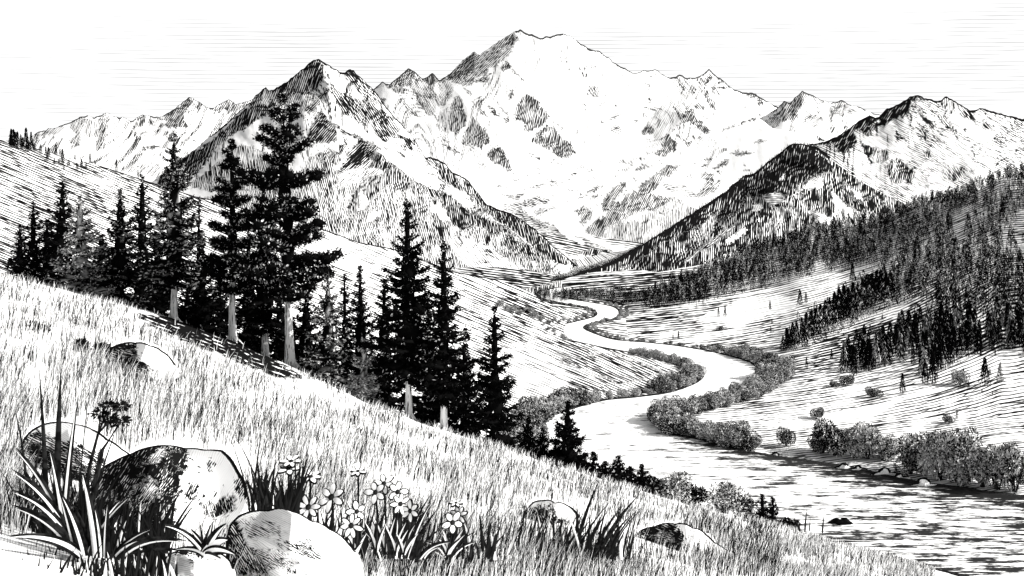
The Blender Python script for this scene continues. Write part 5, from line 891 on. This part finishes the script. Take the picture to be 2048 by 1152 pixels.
clump('grass_clump', (510, 1005, 6.9), [(505, 1010, 523, 862, 7, .01, DD, 0), (530, 1010, 470, 870, 6, -.03, DD, .05), (515, 1010, 500, 930, 9, .02, DD, 0), (528, 1010, 545, 940, 7, .08, DD, 0), (520, 1012, 490, 960, 9, .05, DD, -.02), (540, 1012, 552, 930, 6, .06, DD, .02), (500, 1012, 460, 875, 5, .02, DD, .04), (535, 1014, 520, 950, 8, .02, DD, 0), (548, 1014, 570, 965, 7, .05, DD, 0)],
      'dark thin blades standing behind the right side of the largest boulder')
clump('grass_clump', (1075, 1118, 12.6), [(1032, 1118, 1055, 1010, 9, .02, DD, 0), (1052, 1118, 1066, 1035, 10, .03, DD, .1), (1068, 1116, 1090, 1030, 6, .05, DD, 0), (1078, 1116, 1100, 1040, 9, .03, DD, .1), (1090, 1116, 1140, 1030, 5, .1, DD, 0), (1005, 1116, 1000, 1040, 5, .03, DD, 0), (1020, 1116, 1008, 1050, 6, .02, DD, 0), (1060, 1116, 1050, 1060, 7, .02, DD, 0), (1110, 1116, 1142, 1045, 5, .2, DD, 0)], 'group of narrow black blades under the small boulder in the grass')
clump('grass_clump', (1165, 1116, 12.4), [(1148, 1116, 1200, 958, 13, .02, DD, 0), (1140, 1116, 1180, 1040, 10, .04, DD, .1), (1170, 1116, 1215, 1022, 10, .03, DD, 0), (1165, 1114, 1195, 1050, 6, .06, DD, .1), (1155, 1116, 1165, 1030, 6, .02, DD, 0), (1130, 1116, 1160, 1060, 8, .03, DP, 0)], 'tall black bladed clump with one long blade left of its neighbour')
clump('grass_clump', (1210, 1116, 12.2), [(1195, 1116, 1280, 988, 14, .03, DD, 0), (1185, 1116, 1245, 1012, 12, .03, DD, .1), (1205, 1116, 1262, 1030, 11, .04, DD, 0), (1220, 1116, 1292, 1012, 5, .12, DD, .1), (1215, 1116, 1230, 1045, 9, .02, DD, 0), (1230, 1114, 1250, 1060, 7, .04, DD, 0)], 'tall black bladed clump leaning right beside the wide boulder')
clump('grass_clump', (835, 1116, 7.4), [(800, 1118, 868, 980, 8, .04, DD, 0), (820, 1118, 878, 1015, 13, .05, DD, 0), (815, 1118, 860, 1010, 10, .04, DP, .05), (830, 1118, 895, 1050, 8, .14, DD, 0), (790, 1118, 795, 1040, 15, .03, DP, -.05), (780, 1118, 770, 1050, 12, .02, DD, -.05), (805, 1118, 830, 1050, 12, .05, PD, -.1), (840, 1118, 900, 1085, 10, .2, DP, -.1), (850, 1118, 880, 1095, 9, .15, PD, -.1), (770, 1118, 740, 1030, 8, .03, DD, 0), (760, 1118, 730, 1065, 9, .05, DP, -.05), (750, 1118, 755, 1020, 10, .02, DP, 0)], 'broad leaved grass clump under the white flowers')
clump('grass_clump', (930, 1116, 8.6), [(900, 1116, 955, 1062, 8, .16, DD, 0), (905, 1116, 950, 1085, 8, .15, DP, 0), (925, 1118, 932, 1065, 7, .02, DD, 0), (940, 1118, 948, 1055, 8, .02, DD, .1), (958, 1118, 950, 1080, 9, .02, DD, 0), (890, 1116, 850, 1085, 8, .2, DP, 0), (885, 1116, 845, 1100, 7, .15, DP, 0), (970, 1118, 990, 1020, 6, .03, DD, .1)], 'low clump of arching blades around the rightmost flower')
clump('grass_clump', (1615, 1060, 60.), [(1610, 1062, 1614, 1018, 6, .0, DD, 0), (1619, 1062, 1621, 1035, 4, .0, DD, 0), (1645, 1066, 1648, 1030, 6, .0, DD, 0), (1600, 1062, 1590, 1040, 8, .02, DD, 0)], 'dark upright stalks on the brow beside the black river rock')
# flowers
def daisy(px, py, rad, Y, base, label, tilt=.9, npet=6, seed=0, side=False):
    r = np.random.default_rng(seed); k = Y/F; hd = P(px, py, Y); b = P(base[0], base[1], Y+.02); root = empty('daisy', b)
    rel = hd-b; sb = MB(); q = np.array([rel*t+np.array([math.sin(t*3)*.01, 0, 0]) for t in np.linspace(0, 1, 6)]); sb.add(*tube_np(q, np.full(6, max(.004, 2.2*k)), 6)); sb.build('stem', M['dark'], root, smooth=True)
    for s in (-1, 1):
        V, Q, mi = leaf_strip(rel*.05, rel*.55+np.array([s*22*k, -.01, -.01]), 9*k, .04, r); mesh('leaf', V, Q, [M['dark'], M['pale']], root, None, True, mi)  # shaded and lit halves put into the leaf colours
    # head plane leans toward the light and the viewer
    nrm = np.array([r.normal()*.25, -1, .25+.5*r.random()]) if not side else np.array([0, -.35, 1.]); nrm /= np.linalg.norm(nrm)
    ex = np.cross(nrm, [0, 0, 1.]); ex /= np.linalg.norm(ex); ey = np.cross(ex, nrm); ey = -ey if ey[2] < 0 and not side else ey
    head = empty('flower_head', (0, 0, 0)); head.parent = root; head.location = rel
    R0 = rad*1.06*k; pb, cb = MB(), MB(); a0 = r.random()*6
    for i in range(npet):
        a = a0+i*6.283/npet+r.normal()*.08; u = ex*math.cos(a)+ey*math.sin(a); v = -ex*math.sin(a)+ey*math.cos(a); Lp = R0*(.9+.2*r.random()); wp = R0*2.5/npet
        for bld, grow, off in ((pb, 0., .010), (cb, 1.9*k, -.004)):
            t = np.linspace(0, 1, 7); wid = (wp*.5)*np.sin(np.pi*(.1+.86*t)**1.25)**.75+grow; s0 = .16*R0
            c = u*(s0+t*(Lp-s0)+grow*(2*t-1))[:, None]+nrm*(off+.10*R0*np.sin(t*2.6))[:, None]
            bld.add(np.concatenate([c-v*wid[:, None], c+nrm*(.08*wid)[:, None], c+v*wid[:, None]]), np.array([(x+y*7, x+(y+1)*7, x+1+(y+1)*7, x+1+y*7) for x in range(6) for y in range(2)]))
    th = np.linspace(0, 6.283, 12, endpoint=False); dv = np.concatenate([[nrm*.03], nrm*.016+R0*.24*(ex[None]*np.cos(th)[:, None]+ey[None]*np.sin(th)[:, None])])
    mesh('petals', *pb.get(), M['petal'], head, None, True); mesh('sepals', *cb.get(), M['dark'], head, None, True)  # larger dark petal copies added behind the petals as their outline
    mesh('centre', dv, np.array([(0, 1+i, 1+(i+1) % 12) for i in range(12)]), M['dark'], head)
    return tag(root, label, 'flower', 'white daisies beside the long white boulder')
for k, (px, py, rad, Y, bs, lab, side) in enumerate([(582, 925, 19, 7.6, (575, 1060), 'highest white flower at the left end of the flower patch', 1), (577, 940, 19, 7.55, (570, 1060), 'white flower just under the highest one on the left', 1), (621, 956, 21, 7.5, (612, 1070), 'half side on white flower above the open daisies', 1), (592, 994, 14, 7.3, (595, 1080), 'small white bloom left of the open daisies', 0), (618, 1015, 24, 7.1, (625, 1100), 'open white daisy over the top of the long white boulder', 0), (664, 995, 26, 7.2, (665, 1100), 'broad open daisy in the middle of the flower patch', 0), (713, 1023, 18, 7.1, (712, 1110), 'small open daisy above the lowest one', 0), (703, 1051, 22, 6.9, (706, 1115), 'lowest open daisy at the slope of the long white boulder', 0), (716, 945, 14, 7.6, (712, 1060), 'lone flat white flower seen from the side on a bare stem', 1),
        (752, 985, 20, 7.3, (752, 1110), 'white bloom at the left of the right hand flower bunch', 0), (768, 968, 19, 7.35, (770, 1110), 'topmost white bloom of the right hand flower bunch', 0), (795, 984, 19, 7.3, (785, 1112), 'white bloom at the right of the bunch', 0), (800, 1008, 19, 7.2, (790, 1112), 'white bloom below the right hand bunch', 0), (822, 1022, 19, 7.1, (806, 1114), 'lower right white bloom of the bunch', 0), (905, 1045, 20, 8.2, (892, 1112), 'white bloom of the single plant at the right', 0), (918, 1030, 16, 8.25, (895, 1112), 'upper white bloom of the single plant at the right', 0), (912, 1008, 11, 8.3, (897, 1112), 'small bud flower on top of the single plant at the right', 1)]):
    daisy(px, py, rad, Y, bs, lab, seed=900+k, side=bool(side), npet=[6, 5, 6, 5, 7, 6, 5, 7][k % 8])
cl = [o.name for o in COL.objects if o.name.startswith('grass_clump')]
fine(cl[0], (35, 200), 1112, 5.3, 50, 190, 150, 8, .06, -.2); fine(cl[1], (165, 340), 1115, 5.45, 40, 140, 140, 8, .06, .2); fine(cl[1], (-20, 350), 1160, 4.82, 25, 75, 230, 6, .2, .1); fine(cl[0], (-20, 350), 1182, 4.7, 30, 80, 231, 6, .15, .1); fine(cl[1], (60, 330), 1135, 5.15, 40, 130, 160, 8, .04, -.05); fine(cl[2], (495, 600), 1030, 6.95, 40, 120, 60, 6, .05, .1); fine(cl[6], (590, 840), 1116, 7.75, 50, 120, 110, 7, .12, .15); fine(cl[7], (840, 990), 1116, 8.7, 30, 80, 50, 6, .2, .1)
fine(cl[3], (1000, 1130), 1118, 12.7, 40, 100, 50, 5, .2, .2); fine(cl[5], (1140, 1260), 1116, 12.3, 40, 110, 45, 5, .2, .3)
# dark umbel plant at the left
root = empty('umbel_plant', P(170, 1040, 5.5)); r0 = P(170, 1040, 5.5); kk = 5.5/F
sb = MB()
jn = P(196, 868, 5.5)-r0
for pts in ([(162, 1040), (180, 930), (196, 868)], [(178, 1045), (205, 900), (237, 850)]): sb.add(*tube_np([P(a, b, 5.5)-r0 for a, b in pts], [5*kk, 3.6*kk, 2.6*kk], 7))
heads = [(200, 826), (217, 810), (243, 812), (216, 840), (243, 841)]
for a, b in heads: sb.add(*tube_np([jn if (a, b) != (243, 841) else P(237, 850, 5.5)-r0, (jn+P(a, b, 5.5)-r0)/2+np.array([.004, 0, 0]), P(a, b, 5.5)-r0], [2*kk, 1.7*kk, 1.6*kk], 5))
sb.build('stem', M['dark'], root, smooth=True)
for k, (a, b) in enumerate(heads):
    r = np.random.default_rng(950+k); n = 90; c = P(a, b, 5.5)-r0; v = r.normal(size=(n, 3))*np.array([11, 8, 5])*kk
    V, Q, t = leaves(c+v*.6, v+np.array([0, 0, .004]), 9*kk, 5*kk, np.zeros(n), r); mesh('flower_head', V, Q, M['dark'], root, {'tone': t})
tag(root, 'dark seed headed umbel plant rising before the left boulder', 'plant')
# ------------------------------------------------------------------ light, sky, camera
SUN = np.array([.82, -.12, .54]); SUN /= np.linalg.norm(SUN)
el = math.asin(SUN[2]); az = math.atan2(SUN[0], SUN[1])
ld = bpy.data.lights.new('sun', 'SUN'); ld.energy = 4.6; ld.angle = R(.5); ld.color = (1, .985, .96)
lo = bpy.data.objects.new('sun', ld); COL.objects.link(lo); lo.rotation_euler = Vector(-SUN).to_track_quat('-Z', 'Y').to_euler()
w = bpy.data.worlds.new('World'); scn.world = w; w.use_nodes = True; nt = w.node_tree
bg = nt.nodes['Background']; sky = nd(nt, 'ShaderNodeTexSky', sky_type='NISHITA'); sky.sun_disc = False; sky.sun_elevation = el; sky.sun_rotation = az
sky.air_density = 1.; sky.dust_density = 2.
tc = nd(nt, 'ShaderNodeTexCoord').outputs['Generated']; sp = nd(nt, 'ShaderNodeSeparateXYZ'); nt.links.new(tc, sp.inputs[0])
bw = nd(nt, 'ShaderNodeRGBToBW'); nt.links.new(sky.outputs[0], bw.inputs[0])
skyv = mth(nt, 'MULTIPLY', bw.outputs[0], 1.)
# white sky glow put only in the north so fill stays weak, thin streaks
zen = mth(nt, 'ADD', mth(nt, 'DIVIDE', sp.outputs[2], mth(nt, 'MAXIMUM', sp.outputs[1], .1)), mth(nt, 'MULTIPLY', mth(nt, 'SUBTRACT', noise(nt, scaled(nt, tc, (2.6, 2.6, 9)), 1., 2.), .5), .010))
ln = mth(nt, 'ABSOLUTE', mth(nt, 'SUBTRACT', mth(nt, 'FRACT', mth(nt, 'MULTIPLY', zen, 230.)), .5))
br = noise(nt, scaled(nt, tc, (13, 13, 230)), 1., 3., .6)
big = noise(nt, scaled(nt, tc, (4, 4, 9)), 1., 2.)
th = mth(nt, 'SUBTRACT', mth(nt, 'ADD', mth(nt, 'MULTIPLY', br, .55), mth(nt, 'MULTIPLY', big, .36)), .355)
inkl = smooth(nt, mth(nt, 'SUBTRACT', th, mth(nt, 'MULTIPLY', ln, 1.0)), -.06, .10)
inkl = mth(nt, 'MULTIPLY', inkl, mth(nt, 'SUBTRACT', 1., smooth(nt, sp.outputs[2], .19, .225)))
VEIL = 5.9
veil = mth(nt, 'MULTIPLY', mth(nt, 'SUBTRACT', 1., mth(nt, 'MULTIPLY', inkl, .33)), VEIL)
mask = mth(nt, 'MULTIPLY', smooth(nt, sp.outputs[1], .25, .55), mth(nt, 'SUBTRACT', 1., smooth(nt, sp.outputs[2], .34, .5)))
mx = nd(nt, 'ShaderNodeMix', data_type='FLOAT'); nt.links.new(mask, mx.inputs[0]); nt.links.new(skyv, mx.inputs[2]); nt.links.new(veil, mx.inputs[3])
nt.links.new(mx.outputs[0], bg.inputs['Color']); bg.inputs['Strength'].default_value = .10
cam = bpy.data.cameras.new('camera'); co_ = bpy.data.objects.new('camera', cam); COL.objects.link(co_)
co_.location = (0, 0, EYE); co_.rotation_euler = (R(90), 0, 0); cam.sensor_width = 36; cam.lens = F/2048*36; cam.shift_y = -(576-HOR)/2048; cam.clip_start = .1; cam.clip_end = 60000
scn.camera = co_
scn.view_settings.view_transform = 'Standard'; scn.view_settings.look = 'None'; scn.view_settings.gamma = 1; scn.view_settings.exposure = .95
scn.cycles.max_bounces = 4; scn.cycles.diffuse_bounces = 2; scn.cycles.glossy_bounces = 2; scn.cycles.transparent_max_bounces = 4
